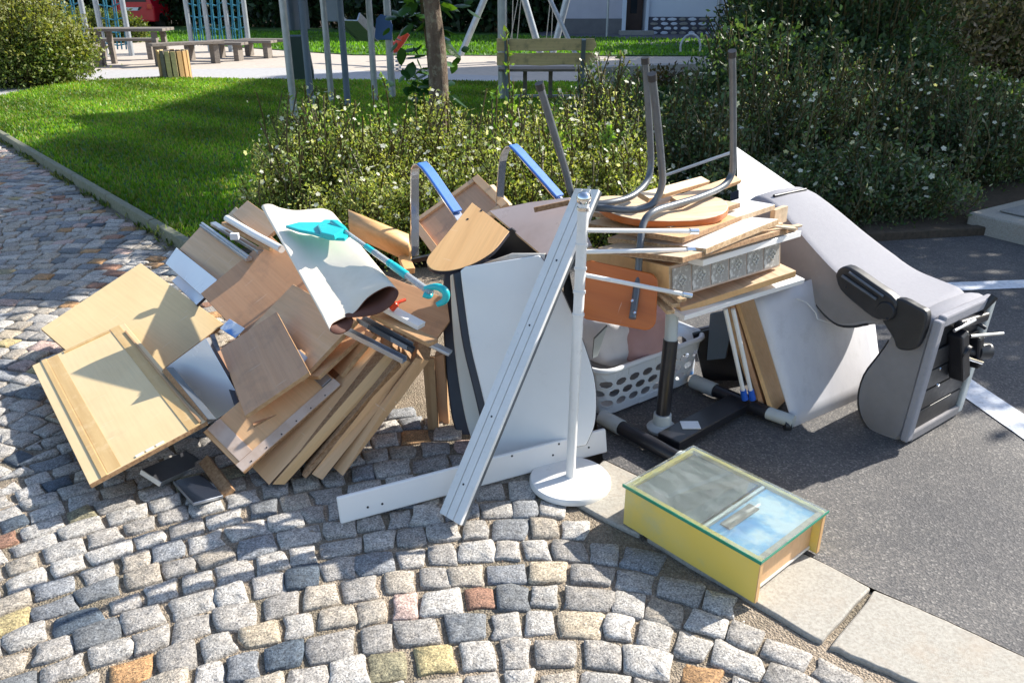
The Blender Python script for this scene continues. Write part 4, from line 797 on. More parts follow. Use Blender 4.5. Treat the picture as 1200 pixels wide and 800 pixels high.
for j in range(NC):
    s0, s1 = j/NC, (j+1)/NC
    for r_ in range(3):
        sh = .5/NC*(r_ % 2); cell(s0+sh, s1+sh, hs[r_], hs[r_+1])
    for h0, h1 in ((0, .14), (.8, 1)):
        m_ = (s0+s1)/2; mb.add([bwall(s0, h0), bwall(m_, h0), bwall(s1, h0), bwall(s1, h1), bwall(m_, h1), bwall(s0, h1)], [(0, 1, 2, 3, 4, 5)])
o = mb.build('basket_wall', WPLAS, root); s = o.modifiers.new('shell', 'SOLIDIFY'); s.thickness = .003
mb = MB(); mb.tube([bwall(s, 1.0) for s in np.linspace(0, 1, 61)[:-1]], .012, 10, closed=True); mb.build('rim', WPLAS, root, smooth=True)
mb = MB(); mb.add([bwall(s, .02) for s in np.linspace(0, 1, 41)[:-1]], [tuple(range(40))]); mb.build('basket_floor', WPLAS, root)
def blob(name, c, r, mat, label, cat, amp=.25, fr=3., seed=0, R=None):
    import bmesh
    bm = bmesh.new(); bmesh.ops.create_icosphere(bm, subdivisions=4, radius=1); rg = random.Random(seed); ph = [rg.uniform(0, 6) for _ in range(12)]
    for v in bm.verts:
        p_ = v.co; k = 0
        for i in range(4): k += math.sin(p_.x*fr*(i+1)*.8+ph[i])*math.sin(p_.y*fr*(i+1)*.7+ph[i+4]+p_.z*2)*math.cos(p_.z*fr*(i+1)*.9+ph[i+8])/(i+1)
        v.co = Vector([math.copysign(abs(q)**.8, q) for q in p_])*(1+amp*k*.5)
    me = bpy.data.meshes.new(name); bm.to_mesh(me); bm.free(); me.polygons.foreach_set('use_smooth', [True]*len(me.polygons)); me.materials.append(mat)
    for v in me.vertices: v.co = Vector((v.co.x*r[0], v.co.y*r[1], v.co.z*r[2]))
    M = T(c) if R is None else T(c) @ R; o = bpy.data.objects.new(name, me); attach(o, M); return tagp(o, label, cat)
RZ = Matrix.Rotation(math.atan2(bx[1], bx[0]), 4, 'Z')
blob('dark_cloth', bcn+[0, 0, .1], (bl*.4, bd*.4, .085), FABS, 'grey cloth filling the bottom of the laundry basket, seen through its holes', 'cloth', .08, 3, 3, RZ)
blob('pillow', bcn+[-.06, .0, .24]-by_*.03, (.19, .13, .13), PILLOW, 'white pillow stuffed into the laundry basket', 'pillow', .2, 3, 1, RZ @ Matrix.Rotation(.3, 4, 'Y'))
blob('cloth_bundle', bcn+[.02, -.02, .27]-by_*.06, (.13, .1, .13), PINK, 'dusty pink cloth bundle in the laundry basket behind the black post', 'cloth', .2, 3, 5, RZ)
blob('plastic_bag', bcn+bx*.17+np.array([0, .02, .27]), (.09, .1, .12), BAG, 'blue and white plastic bag at the right end of the basket', 'bag', .35, 5, 9, RZ)
mb = MB(); mb.tube([G(807, 437, .0), G(807, 437, .0)+[0, 0, .1]], .022, 16); tagp(mb.build('drink_can', BAG, smooth=True, bevel=.002), 'small blue and white can on the asphalt behind the black post', 'can')
panel('pale_strip', [(696, 398), (712, 382), (700, 418), (694, 420)], [2.9, 2.9, 2.9, 2.9], .02, (GREYP, NAVY), 'pale strip leaning between the white panel and the basket', 'strip')
# ---- grey seat lying on its side
root = empty('recliner_seat', G(1050, 517), 'overturned grey fabric recliner seat with black armrest and open underside', 'seat')
GA = G(1050, 517); hd_ = unit(np.array([-.58, .81, 0])); ex = unit(np.array([.80, .60, 0])); pn = np.cross(hd_, [0, 0, 1]); pn = pn/np.linalg.norm(pn)
def sp_(u, v): return onplane(u, v, GA, pn)
prof_b = [(874, 234), (884, 229), (898, 233), (912, 243), (930, 262), (955, 291), (985, 322), (1015, 344), (1050, 360), (1072, 372), (1062, 395), (1040, 384), (1018, 383), (1000, 386), (982, 384), (966, 372), (950, 352), (938, 334), (922, 318), (900, 304), (885, 290), (878, 262)]
PB = crv([sp_(*q) for q in prof_b+[prof_b[0]]], 3)[:-1]
def wid(p): return .41-.1*min(1, max(0, (p[2]-.58)/.2))
n = len(PB); layers = [(0, .9), (.025, .955), (.08, .99), (.5, 1.01), (.92, .99), (.975, .955), (1.0, .9)]; V = []; cB = PB.mean(0)
for s, k in layers:
    for p_ in PB: V.append(cB+(p_-cB)*k*np.array([1, 1, 1])+ex*s*wid(p_))
F = [(i*n+j, i*n+(j+1) % n, (i+1)*n+(j+1) % n, (i+1)*n+j) for i in range(6) for j in range(n)]; mi = [0]*len(F)
F += [tuple(range(n)), tuple(range(6*n, 7*n))[::-1]]; mi += [1, 1]
mb = MB(); mb.add(V, F, mi); o = mb.build('back_cushion', [FABRIC, FABS], root, smooth=True)
mb = MB(); mb.tube([cB+(q-cB)*.962+ex*.009 for q in PB[36:58]], .005, 8); mb.build('piping', RUBBER, root, smooth=True)
prof_s = [(1048, 378), (1070, 368), (1094, 372), (1090, 395), (1080, 430), (1068, 475), (1054, 516), (1036, 516), (1018, 508), (1006, 490), (1003, 466), (1010, 440), (1026, 418), (1040, 398)]
PS = crv([sp_(*q) for q in prof_s+[prof_s[0]]], 3)[:-1]; n = len(PS); V = []; cS = PS.mean(0)
for s, k in layers:
    for p_ in PS: V.append(cS+(p_-cS)*k+ex*s*.41)
F = [(i*n+j, i*n+(j+1) % n, (i+1)*n+(j+1) % n, (i+1)*n+j) for i in range(6) for j in range(n)]; mi = [0]*len(F); F += [tuple(range(n)), tuple(range(6*n, 7*n))[::-1]]; mi += [1, 1]
mb = MB(); mb.add(V, F, mi); mb.build('seat_cushion', [FABRIC, FABS], root, smooth=True)
mb = MB(); mb.tube([cS+(q-cS)*.962+ex*.009 for q in PS[24:40]], .005, 8); mb.build('piping', RUBBER, root, smooth=True)
# underside: frame and black recess
ub0, ub1 = sp_(1096, 374), sp_(1056, 515); ux = ub0-ub1; uh = np.linalg.norm(ux); ux /= uh; on = np.cross(ux, ex); on = on/np.linalg.norm(on); on = on if on@hd_ < 0 else -on
def up_(s, t_, d=0): return ub1+ux*uh*s+ex*.41*t_+on*d
mb = MB(); mb.prism([up_(.06, .06), up_(.06, .94), up_(.97, .94), up_(.97, .06)], on*.004); mb.build('underside_cloth', RUBBER, root)
for s0, t0, s1, t1 in ((.0, .03, 1, .03), (.0, .97, 1, .97), (.03, .05, .03, .95), (.98, .05, .98, .95)):
    mb = MB(); mb.beam(up_(s0, t0, .012), up_(s1, t1, .012), .045, .03, up=on); mb.build('frame_rail', FABS if s0 == s1 and s0 < .5 else GREYP if t0 > .5 else FABRIC, root, bevel=.008)
for k in range(4):
    mb = MB(); mb.beam(up_(.15+.17*k, .1, .012), up_(.15+.17*k, .9, .012), .08, .008, up=on); mb.build('webbing', RUBBER, root, bevel=.003)
mb = MB(); mb.beam(up_(.85, .35, .03), up_(.45, .55, .05), .05, .06, up=on); mb.beam(up_(.75, .7, .03), up_(.5, .75, .05), .04, .07, up=on); mb.beam(up_(.92, .3, .03), up_(.88, .85, .03), .035, .03, up=on); mb.build('mechanism', BLACK, root, bevel=.008)
for a_, b_, r in ((up_(.8, .5, .05), up_(.76, .95, .09), .008), (up_(.65, .45, .06), up_(.55, .75, .08), .008), (up_(.9, .2, .04), up_(.93, .5, .05), .007)):
    mb = MB(); mb.tube([a_, b_], r, 10); mb.build('rod', CHROME, root, smooth=True)
for q in ((.55, .3), (.4, .35), (.72, .6), (.62, .5)):
    mb = MB(); mb.lathe(up_(*q, .014), [(.009, 0), (.006, .006)], 10, 0, np.stack([ux, ex, on], 1)); mb.build('bolt', CHROME, root)
la = up_(.8, .8, .05); yb = la[1]
l1 = D(1142, 372, yb+.02); l2 = D(1166, 347, yb+.02); mb = MB(); mb.tube(crv([la, l1, l2]), .007, 10); lv = mb.build('lever', BLACK, root, smooth=True); mb = MB(); mb.tube([l1+(l2-l1)*.35, l2], [.012, .015], 12); mb.build('lever_grip', RUBBER, lv, smooth=True)
k1, k2 = D(1128, 412, yb-.03), D(1157, 411, yb); mb = MB(); mb.tube([k1, k1+(k2-k1)*.5, k1+(k2-k1)*.52, k2], [.018, .02, .033, .033], 18); mb.build('gas_cylinder', RUBBER, root, smooth=True)
mb = MB(); mb.tube([D(1118, 404, yb-.06), D(1134, 414, yb-.1)], .03, 18); mb.build('knob', BLACK, root, smooth=True)
# black armrest bracket
def ap(q, d): return [sp_(*p_)-ex*d for p_ in q]
a1 = crv([(986, 320), (991, 312), (1003, 311), (1030, 329), (1058, 350), (1052, 366), (1036, 372), (1014, 357), (992, 337), (986, 320)], 3)[:-1, :2]
mb = MB(); mb.prism(ap(a1, .045), ex*.05); mb.build('armrest', RUBBER, root, smooth=True, bevel=.01, seg=3)
a2 = crv([(1044, 350), (1062, 348), (1080, 357), (1091, 364), (1090, 380), (1082, 401), (1073, 408), (1057, 406), (1052, 394), (1042, 378), (1036, 364), (1044, 350)], 3)[:-1, :2]
mb = MB(); mb.prism(ap(a2, .035), ex*.04); mb.build('armrest_bracket', RUBBER, root, smooth=True, bevel=.008, seg=3)
mb = MB(); mb.tube([sp_(996, 320)-ex*.052, sp_(1036, 347)-ex*.052], .006, 8); mb.tube([sp_(1004, 316)-ex*.05, sp_(1044, 344)-ex*.05], .005, 8); mb.build('arm_ridge', STEEL, root, smooth=True)
hp = sp_(1046, 361); mb = MB(); mb.lathe(hp-ex*.03, [(.036, 0), (.036, .018), (.032, .024)], 28, 0, np.stack([hd_, [0, 0, 1], -ex], 1)); mb.build('pivot_disc', RUBBER, root, smooth=True)
for q in ((1001, 333), (1049, 370)):
    mb = MB(); mb.lathe(sp_(*q)-ex*.057, [(.006, 0), (.004, .002)], 10, 0, np.stack([hd_, [0, 0, 1], -ex], 1)); mb.build('screw', BLACK, root)
# handle slot on the top of the back
hA, hB = sp_(902, 237)+ex*.1, sp_(902, 237)+ex*.28
tp0 = PB[np.argmin([np.linalg.norm(q-sp_(898, 233)) for q in PB])]
mb = MB(); mb.tube([tp0+ex*.05+[0, 0, .004], tp0+ex*.27+[0, 0, .001]], .007, 10); mb.build('handle_slot', RUBBER, root, smooth=True)
# ---- glass-topped yellow drawer box
root = empty('glass_topped_box', G(884, 710), 'mustard yellow drawer box with a sheet of glass lying on it, on the kerb', 'box')
c0, c1_, c2_ = G(883, 709), G(731, 616), G(968, 653); vx = c1_-c0; LX = np.linalg.norm(vx); vx /= LX; vy = np.array([vx[1], -vx[0], 0]); vy = vy if vy@(c2_-c0) > 0 else -vy; LY_ = float((c2_-c0)@vy); HB = .145
LX = .49; Mb = frame(c0+[0, 0, .008], np.stack([vx, vy, [0, 0, 1]], 1))
def bb(nm, c_, h_, m, bev=.001, par=root): mb = MB(); mb.box(c_, h_); return mb.build(nm, m, par, Mb, bevel=bev, seg=1, local=True)
t_ = .008
bb('side_board', (LX/2, t_, HB/2), (LX/2, t_, HB/2), YPAINT); bb('side_board', (LX/2, LY_-t_, HB/2), (LX/2, t_, HB/2), YPAINT)
bb('end_board', (LX-t_, LY_/2, HB/2), (t_, LY_/2-2*t_-.001, HB/2-.001), YPAINT)
bb('end_board', (.03, LY_/2, HB/2-.012), (.006, LY_/2-2*t_-.001, HB/2-.014), TAN)
bb('top_rail', (t_+.001, LY_/2, HB-.0085), (t_, LY_/2-2*t_-.001, .0075), PINE)
bb('edge_strip', (-.0015, t_, HB/2), (.0014, t_-.0005, HB/2-.001), ORNG, 0); bb('edge_strip', (-.0015, LY_-t_, HB/2), (.0014, t_-.0005, HB/2-.001), ORNG, 0)
bb('box_floor', (LX/2, LY_/2, .012), (LX/2-2*t_-.004, LY_/2-2*t_-.001, .004), CREAM)
bb('print_sheet', (.105, LY_/2, HB-.010), (.085, LY_/2-.02, .0015), PRINT, 0); bb('inner_divider', (.2, LY_/2, HB-.016), (.005, LY_/2-.02, .013), WHITE)
bb('dark_lining', (.345, LY_/2, HB-.012), (.125, LY_/2-.02, .0015), pm('dark_grey_lining', (.10, .115, .12), (.15, .165, .17), 3, .5, .05), 0)
bb('inner_block', (.16, LY_*.4, HB-.006), (.018, LY_*.22, .0025), pm('taupe', (.3, .25, .22)))
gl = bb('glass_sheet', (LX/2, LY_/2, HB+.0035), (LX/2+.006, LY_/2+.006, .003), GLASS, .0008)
GE = pm('green_glass_edge', (.03, .22, .12), (.05, .3, .2), 12, .1, 0)
for c_, h_ in (((LX/2, -.0068, HB+.002), (LX/2+.007, .001, .0055)), ((-.0068, LY_/2, HB+.003), (.001, LY_/2+.006, .0042))): bb('glass_edge', c_, h_, GE, 0, gl)
for q, r in (((-.002, .02), 0),): pass
# ---- dark drawers under the front panel
board('dark_board', [(158, 553), (196, 561), (233, 546), (226, 524)], [.03, .02, .03, .05], .02, (RUBBER, ALU), 'black drawer front with a light edge lying under the front yellow panel', 'drawer front')
board('dark_board', [(203, 562), (226, 590), (262, 579), (236, 556)], [.012, .012, .02, .03], .012, (pm('glossy_black', (.02, .022, .03), None, 5, .15, .02), ALU), 'glossy black board lying flat on the cobbles below the heap', 'board')
board('dark_board', [(232, 545), (262, 580), (272, 574), (243, 530)], [.03, .015, .015, .04], .02, (CHIPD, CHIPD), 'dark brown board edge beside the glossy black board', 'board')
# ---- hidden boards carrying the heap
board('support_board', [(235, 420), (300, 500), (480, 400), (400, 330)], [.14, .12, .25, .28], .02, (BROWN, CHIPD), 'brown board deep inside the left heap, mostly covered', 'board')
board('support_board', [(290, 360), (330, 420), (500, 380), (430, 310)], [.25, .22, .3, .33], .02, (BROWN, CHIPD), 'second covered brown board beneath the rolled sheet', 'board')
# ================================================================== PLAYGROUND, BENCHES, HOUSE
def gp(u, v, z=0): return G(u, v, z)
def up3(p, h): return np.array(p)+[0, 0, h]
def hz_(base, v):                                   # height at which a vertical over base meets row v
    lo, hi = 0., 8.
    for _ in range(40):
        m_ = (lo+hi)/2
        if proj(np.array([base[0], base[1], m_]))[1] > v: lo = m_
        else: hi = m_
    return lo
def part(nm, m, par, fn, bevel=.004, smooth=False):
    mb = MB(); fn(mb); return mb.build(nm, m, par, smooth=smooth, bevel=bevel, seg=1)
# --- park bench seen from behind
z0 = .05; y_b = 12.2
def bp(u, v, y=y_b): return D(u, v, y)
LP0, RP0 = bp(589, 100), bp(686, 100); bxv = unit(RP0-LP0); Lx = bp(590, 60)[0]; Rx = bp(682, 60)[0]
bL = np.array([bp(592, 60)[0]+.02, y_b, z0]); bR = np.array([bp(683, 60)[0]+.0, y_b, z0])
root = empty('park_bench', (bL+bR)/2, 'wooden park bench with yellowed backrest planks and grey iron ends, seen from behind', 'bench')
bwid = bR[0]-bL[0]
for b0 in (bL, bR):
    part('bench_end', CASTG, root, lambda mb: (mb.beam(b0+[0, -.12, .87], b0+[0, .0, .42], .06, .07, up=(0, 1, 0)), mb.beam(b0+[0, .0, .44], b0+[.02, -.06, 0], .06, .08, up=(0, 1, 0)), mb.beam(b0+[0, .0, .4], b0+[0, .46, .4], .05, .05), mb.beam(b0+[0, .44, .4], b0+[0, .47, 0], .05, .05, up=(0, 1, 0))))
for zc, yo in ((.795, -.075), (.60, -.05)):
    e = random.uniform(-.01, .01)
    P = [(-.14, -.085), (.25, -.078), (.5, -.09), (.8, -.074), (bwid+.14, -.083), (bwid+.19, -.01), (bwid+.15, .085), (.9, .08), (.55, .09), (.3, .075), (-.14, .085)]
    part('backrest_plank', BENCHW, root, lambda mb: mb.prism([bL+[x, yo, zc+z_] for x, z_ in P], (0, .035, 0)))
for k in range(4):
    part('seat_plank', OLDW, root, lambda mb: mb.beam(bL+[-.12, .08+.12*k, .44], bL+[bwid+.12, .08+.12*k, .44], .1, .035))
for x in (.25, .6): part('leg', OLDW, root, lambda mb: mb.beam(bL+[bwid*x, .4, .42], bL+[bwid*x, .42, 0], .06, .06, up=(0, 1, 0)))
part('foot_rail', GALV, root, lambda mb: mb.beam(bL+[0, .46, .03], bL+[bwid, .46, .03], .05, .04))
# --- climbing tower posts (metal) with panels and slide
root = empty('climbing_tower', gp(400, 125), 'grey metal play tower on tall posts with blue-grey panels and a slide', 'play tower')
for ut, vt, ub, vb, m in ((335, 5, 346, 143, GALV), (352, 5, 366, 135, PANELG), (383, 18, 389, 122, GALV), (403, 18, 408, 128, PANELG), (435, 5, 440, 122, GALV), (457, 46, 459, 100, GALV)):
    y = gp(ub, vb)[1] if vb > 110 else 12.8; y = min(y, 12.8); b0 = D(ub, vb, y); b0[2] = 0
    mb = MB(); mb.tube([b0, b0+[0, 0, 2.9]], .045 if vb > 110 else .055, 14); mb.build('post', m, root, smooth=True)
pa = D(345, 22, 11.3); pb_ = D(357, 22, 11.8)
mb = MB(); mb.beam([pa[0]-.05, 11.2, 1.45], [pb_[0]+.1, 11.6, 1.45], .03, .75, up=(0, 0, 1)); mb.build('side_panel', PANELG, root, bevel=.01)
mb = MB(); a_, b_ = D(386, 40, 12.2), D(404, 40, 12.0); mb.beam([a_[0], a_[1], 1.45], [b_[0], b_[1], 1.45], .03, .6); mb.build('side_panel', PANELG, root, bevel=.01)
hexp = [(441, 22), (446, 17), (455, 20), (460, 30), (459, 47), (441, 47), (439, 44)]
mb = MB(); mb.prism([D(u, v, 12.7) for u, v in hexp]+[], (0, .03, 0)); mb.build('blue_panel', PANELB, root, bevel=.005)
a_, b_ = D(408, 24, 13.2), D(432, 48, 13.6)
def slidef(mb):
    s_ = unit(np.cross(b_-a_, [0, 0, 1])); mb.beam(a_, b_, .4, .02)
    for k in (-1, 1): mb.beam(a_+s_*k*.2+[0, 0, .05], b_+s_*k*.2+[0, 0, .05], .03, .14)
part('slide', ALU, root, slidef)
a2_, b2_ = D(345, 42, 11.8), D(356, 92, 12.6); part('chute', PANELG, root, lambda mb: (mb.beam(a2_, b2_, .3, .03), mb.beam(a2_+[.15, 0, .05], b2_+[.15, 0, .05], .02, .12)))
mb = MB(); mb.beam([D(340, 20, 11.5)[0], 11.5, 2.0], [D(440, 20, 12.3)[0], 12.3, 2.0], 1.2, .06); mb.build('platform', OLDW, root)
# --- swing set
root = empty('swing_set', gp(615, 62), 'metal swing frame with leaning legs and thin ropes behind the bench', 'swing')
def leg(a0, a1, y, r, m=GALV):
    A = D(*a1, y); T_ = D(*a0, y); d = T_-A; k = (2.6-A[2])/d[2]; k0 = -A[2]/d[2]; mb = MB(); mb.tube([A+d*k0, A+d*k], r, 12); mb.build('leg', m, root, smooth=True)
leg((564, 8), (542, 60), 21.5, .08); leg((617, 8), (630, 52), 20, .08); leg((662, 8), (651, 50), 20, .08); leg((654, 20), (668, 50), 19.2, .05)
pb1 = D(589, 100, 12.6); mb = MB(); mb.tube([[pb1[0], 12.6, 0], [pb1[0]+.0, 12.6, 2.6]], .07, 14); mb.build('post', GALV, root, smooth=True)
for (ut, vt, ub, vb) in ((601, 5, 600, 48), (606, 5, 598, 48), (610, 5, 606, 48), (644, 10, 640, 48), (648, 5, 646, 48)):
    mb = MB(); A = D(ub, vb, 20); B_ = D(ut, vt, 20); mb.tube([A, A+(B_-A)*2.4], .012, 6); mb.build('rope', ROPE, root)
for x_ in (602, 643): part('swing_seat', RUBBER, root, lambda mb: mb.beam(D(x_-4, 49, 20), D(x_+4, 49, 20), .2, .04))
mb = MB(); mb.tube([[D(540, 30, 21)[0], 21, 2.6], [D(670, 30, 19.5)[0], 19.5, 2.6]], .07, 12); mb.build('top_bar', GALV, root, smooth=True)
# --- timber table and benches at the left
def timber_table(u0, v0, L, dirv, label):
    b0 = gp(u0, v0); d = unit(np.array([*dirv, 0.])); s = np.array([-d[1], d[0], 0]); rt = empty('picnic_table', b0, label, 'table')
    for k in (-1, 0, 1): part('table_plank', OLDW, rt, lambda mb: mb.beam(b0+d*-L/2+s*k*.26+[0, 0, .74], b0+d*L/2+s*k*.26+[0, 0, .74], .24, .06))
    for e in (-1, 1):
        for k in (-1, 1): part('leg', OLDW, rt, lambda mb: mb.beam(b0+d*e*L*.36+s*k*.28+[0, 0, .7], b0+d*e*L*.36+s*k*.3, .12, .1, up=d))
    return rt
timber_table(160, 76, 1.65, (1, .05), 'heavy grey timber picnic table on the pale sand')
def timber_bench(u0, v0, L, dirv, label, h=.45, back=False):
    b0 = gp(u0, v0); d = unit(np.array([*dirv, 0.])); s = np.array([-d[1], d[0], 0]); rt = empty('timber_bench', b0, label, 'bench')
    for k in (-1, 1): part('seat_plank', OLDW, rt, lambda mb: mb.beam(b0+d*-L/2+s*k*.1+[0, 0, h], b0+d*L/2+s*k*.1+[0, 0, h], .18, .06))
    for e in (-1, 1): part('leg', OLDW, rt, lambda mb: mb.beam(b0+d*e*L*.38+[0, 0, h], b0+d*e*L*.38, .26, .12, up=d))
    if back:
        for e in (-1, 1): part('back_post', OLDW, rt, lambda mb: mb.beam(b0+d*e*L*.4+s*.42+[0, 0, 1.0], b0+d*e*L*.4-s*.05, .09, .12, up=d))
        for z in (.75, .92): part('backrest_plank', OLDW, rt, lambda mb: mb.beam(b0+d*-L/2+s*(.2+z*.22)+[0, 0, z], b0+d*L/2+s*(.2+z*.22)+[0, 0, z], .05, .13))
    return rt
timber_bench(108, 82, 1.9, (-.35, 1), 'grey timber bench with a slanted backrest left of the picnic table', .45, True)
timber_bench(150, 70, 1.5, (1, .08), 'grey timber bench standing behind the picnic table')
timber_bench(222, 76, 1.6, (.75, .65), 'grey timber bench right of the picnic table, behind the slatted bin')
for k, (u, v, L) in enumerate(((252, 71, 1.6), (287, 68, 1.6), (318, 66, 1.5))):
    rt = timber_bench(u, v, L, (1, -.15), ['leftmost low balance beam behind the slatted bin', 'middle low balance beam on the sand', 'rightmost low balance beam beside the tower slide'][k], .38); 
# slatted litter bin
b0 = gp(207, 93); root = empty('litter_bin', b0, 'round litter bin clad in tan and brown upright wooden slats on the lawn edge', 'bin'); rr = .27; bh_ = hz_(b0, 59)
mb = MB(); mb.lathe(b0, [(rr-.03, 0), (rr-.03, bh_-.02), (rr-.06, bh_-.02), (rr-.06, .1)], 20); mb.build('inner_drum', RUBBER, root, smooth=True)
for k in range(16):
    t_ = 2*math.pi*k/16; c_ = b0+[rr*math.cos(t_), rr*math.sin(t_), bh_/2]; R_ = np.array([[math.cos(t_), -math.sin(t_), 0], [math.sin(t_), math.cos(t_), 0], [0, 0, 1]])
    mb = MB(); mb.box(c_, (.014, .043, bh_/2+random.uniform(-.01, .01)), R_); mb.build('slat', (SLATW, BENCHW, OLDW)[(k*7) % 5 % 3], root, bevel=.004, seg=1)
# climbing nets
def netframe(us, vb, vt, y, label):
    P = [gp(u, vb) for u in us]; P = [np.array([D(u, 40, y)[0], y, 0]) for u in us]; rt = empty('net_climber', P[0], label, 'climbing frame')
    for p_ in P: mb = MB(); mb.tube([p_, p_+[.0, 0, 2.6]], .065, 12); mb.build('post', GALV, rt, smooth=True)
    for a_, b_ in zip(P[:-1], P[1:]):
        mb = MB()
        for k in range(6):
            z = .3+.3*k; mb.tube([a_+[0, 0, z], (a_+b_)/2+[0, .1, z-.06], b_+[0, 0, z+.05*(k % 2)]], .018, 6)
        for k in range(1, 6): q = a_+(b_-a_)*k/6; mb.tube([q+[0, 0, .15], q+[.06*(k % 2), .05, 1.0], q+[.1, 0, 2.0]], .018, 6)
        mb.build('rope_net', NET, rt)
    return rt
netframe((70, 102), 0, 0, 22, 'left pair of steel posts with a teal rope net by the big bush'); netframe((119, 150), 0, 0, 21.5, 'pair of steel posts with teal ropes behind the picnic table'); netframe((223, 244, 268, 290), 0, 0, 23, 'climbing frame of four steel posts with teal rope nets behind the balance beams')
# --- red car beyond the playground
b0 = gp(152, 26); b0 = np.array([D(158, 24, 36)[0], 36, 0]); root = empty('parked_car', b0, 'bright red parked car half hidden behind shrubs at the back left', 'car')
prof = [(-.85, .25), (-.88, .8), (-.8, 1.0), (-.66, 1.4), (-.5, 1.47), (.5, 1.47), (.66, 1.4), (.8, 1.0), (.88, .8), (.85, .25)]
mb = MB(); mb.prism([b0+[x, 0, z] for x, z in prof], (0, 3.9, 0)); mb.build('body', REDP, root, bevel=.06)
mb = MB(); mb.prism([b0+[x, -.02, z] for x, z in ((-.6, 1.02), (-.52, 1.36), (.52, 1.36), (.6, 1.02))], (0, .03, 0)); mb.build('rear_window', GLASSD, root)
for s in (-1, 1):
    mb = MB(); mb.box(b0+[s*.72, -.02, .85], (.1, .03, .1)); mb.build('tail_light', RED, root, bevel=.01)
    for y in (.7, 3.1): mb = MB(); mb.tube([b0+[s*.65, y, .3], b0+[s*.87, y, .3]], .3, 20); mb.build('wheel', RUBBER, root, smooth=True)
mb = MB(); mb.box(b0+[0, -.025, .75], (.26, .012, .06)); mb.build('number_plate', WPLAS, root)
# --- house at the back
HY = 31.; hx0, hx1 = D(662, 20, HY)[0], D(860, 20, HY)[0]; z_pl = lambda v: D(700, v, HY)[2]
root = empty('house', (hx0, HY, 0), 'pale rendered house with a dark doorway, grey plinth and rubble stone base', 'house')
dx0, dx1 = D(733, 20, HY)[0], D(757, 20, HY)[0]; zf = .0
part('wall', LILAC, root, lambda mb: mb.box(((hx0+dx0)/2, HY+3, 3.2), ((dx0-hx0)/2, 3, 3.2)), 0)
part('wall', WHR, root, lambda mb: mb.box(((dx1+hx1)/2+2, HY+3, 3.2), ((hx1-dx1)/2+2, 3, 3.2)), 0)
part('wall', LILAC, root, lambda mb: mb.box(((dx0+dx1)/2, HY+3.4, 3.2), ((dx1-dx0)/2+.01, 2.5, 3.2)), 0)
part('roof', pm('roof_tiles', (.3, .12, .07), (.2, .08, .05), 8, .8, .4), root, lambda mb: mb.prism([(hx0-.4, HY-.5, 6.4), (hx0-.4, HY+3, 9.2), (hx0-.4, HY+6.5, 6.4)], (hx1-hx0+4.8, 0, 0)), 0)
part('plinth', PLINTH, root, lambda mb: mb.box(((hx0+dx0)/2, HY-.03, z_pl(22)/2), ((dx0-hx0)/2, .05, z_pl(22)/2)), 0)
zs_ = z_pl(20); pl = part('stone_base', MORTAR, root, lambda mb: mb.box(((dx1+hx1)/2, HY-.02, zs_/2), ((hx1-dx1)/2, .04, zs_/2)), 0)
xx = dx1+.1; rows_ = 4
for r_ in range(rows_):
    xx = dx1+.1+.1*(r_ % 2)
    while xx < hx1-.2:
        w_ = random.uniform(.22, .42); h_ = zs_/rows_; mb = MB(); c_ = np.array([xx+w_/2, HY-.06, h_*(r_+.5)]); k = 7; a0 = random.uniform(0, 1)
        mb.prism([c_+[(w_/2-.03)*math.cos(a0+6.283*i/k)*random.uniform(.85, 1.1), 0, (h_/2-.02)*math.sin(a0+6.283*i/k)*random.uniform(.85, 1.1)] for i in range(k)], (0, -.03, 0)); mb.build('rubble_stone', WHR if random.random() < .75 else GREYST, pl, bevel=.01, seg=1); xx += w_
dr = part('door', DOORM, root, lambda mb: mb.box(((dx0+dx1)/2, HY+.7, 1.1), ((dx1-dx0)/2-.04, .04, 1.1)))
part('door_panel', GLASSD, dr, lambda mb: mb.box(((dx0+dx1)/2, HY+.65, 1.3), (.12, .01, .6)))
part('door_frame', WHR, root, lambda mb: (mb.box((dx0-.06, HY-.05, 1.15), (.07, .05, 1.15)), mb.box((dx1+.03, HY-.07, 1.15), (.05, .05, 1.15))))
part('downpipe', GALV, root, lambda mb: mb.tube([(D(840, 20, HY)[0], HY-.1, 0), (D(840, 20, HY)[0], HY-.1, 6)], .06, 10), 0)
part('step', GREYST, root, lambda mb: mb.box(((dx0+dx1)/2, HY-.3, .08), (.6, .3, .08)))
p_ = D(712, 20, 29); mb = MB(); mb.tube([(p_[0], 29, 0), (p_[0], 29, 3)], .04, 10); tagp(mb.build('thin_post', GALV, smooth=True), 'thin metal post standing in front of the pale house', 'post')
c_ = D(809, 56, 20.5); rt = empty('bicycle_hoop', [c_[0], c_[1], 0], 'small metal hoop in front of the rubble stone base of the house', 'hoop')
mb = MB(); mb.tube([c_+[.24*math.cos(t_), 0, .3*math.sin(t_)-.0] for t_ in np.linspace(-.3, math.pi+.3, 16)], .025, 8); mb.build('hoop_bar', GALV, rt, smooth=True)
# low wall behind the bench, right
a_, b_ = gp(705, 72), gp(900, 72); a_ = D(705, 68, 14.5); b_ = D(860, 66, 15.5); part('low_wall', GREYST, None, lambda mb: mb.beam([a_[0], a_[1], .15], [b_[0], b_[1], .15], .3, .4)); tagp(bpy.data.objects['low_wall'], 'low dark stone wall right of the bench under the shrubs', 'wall')
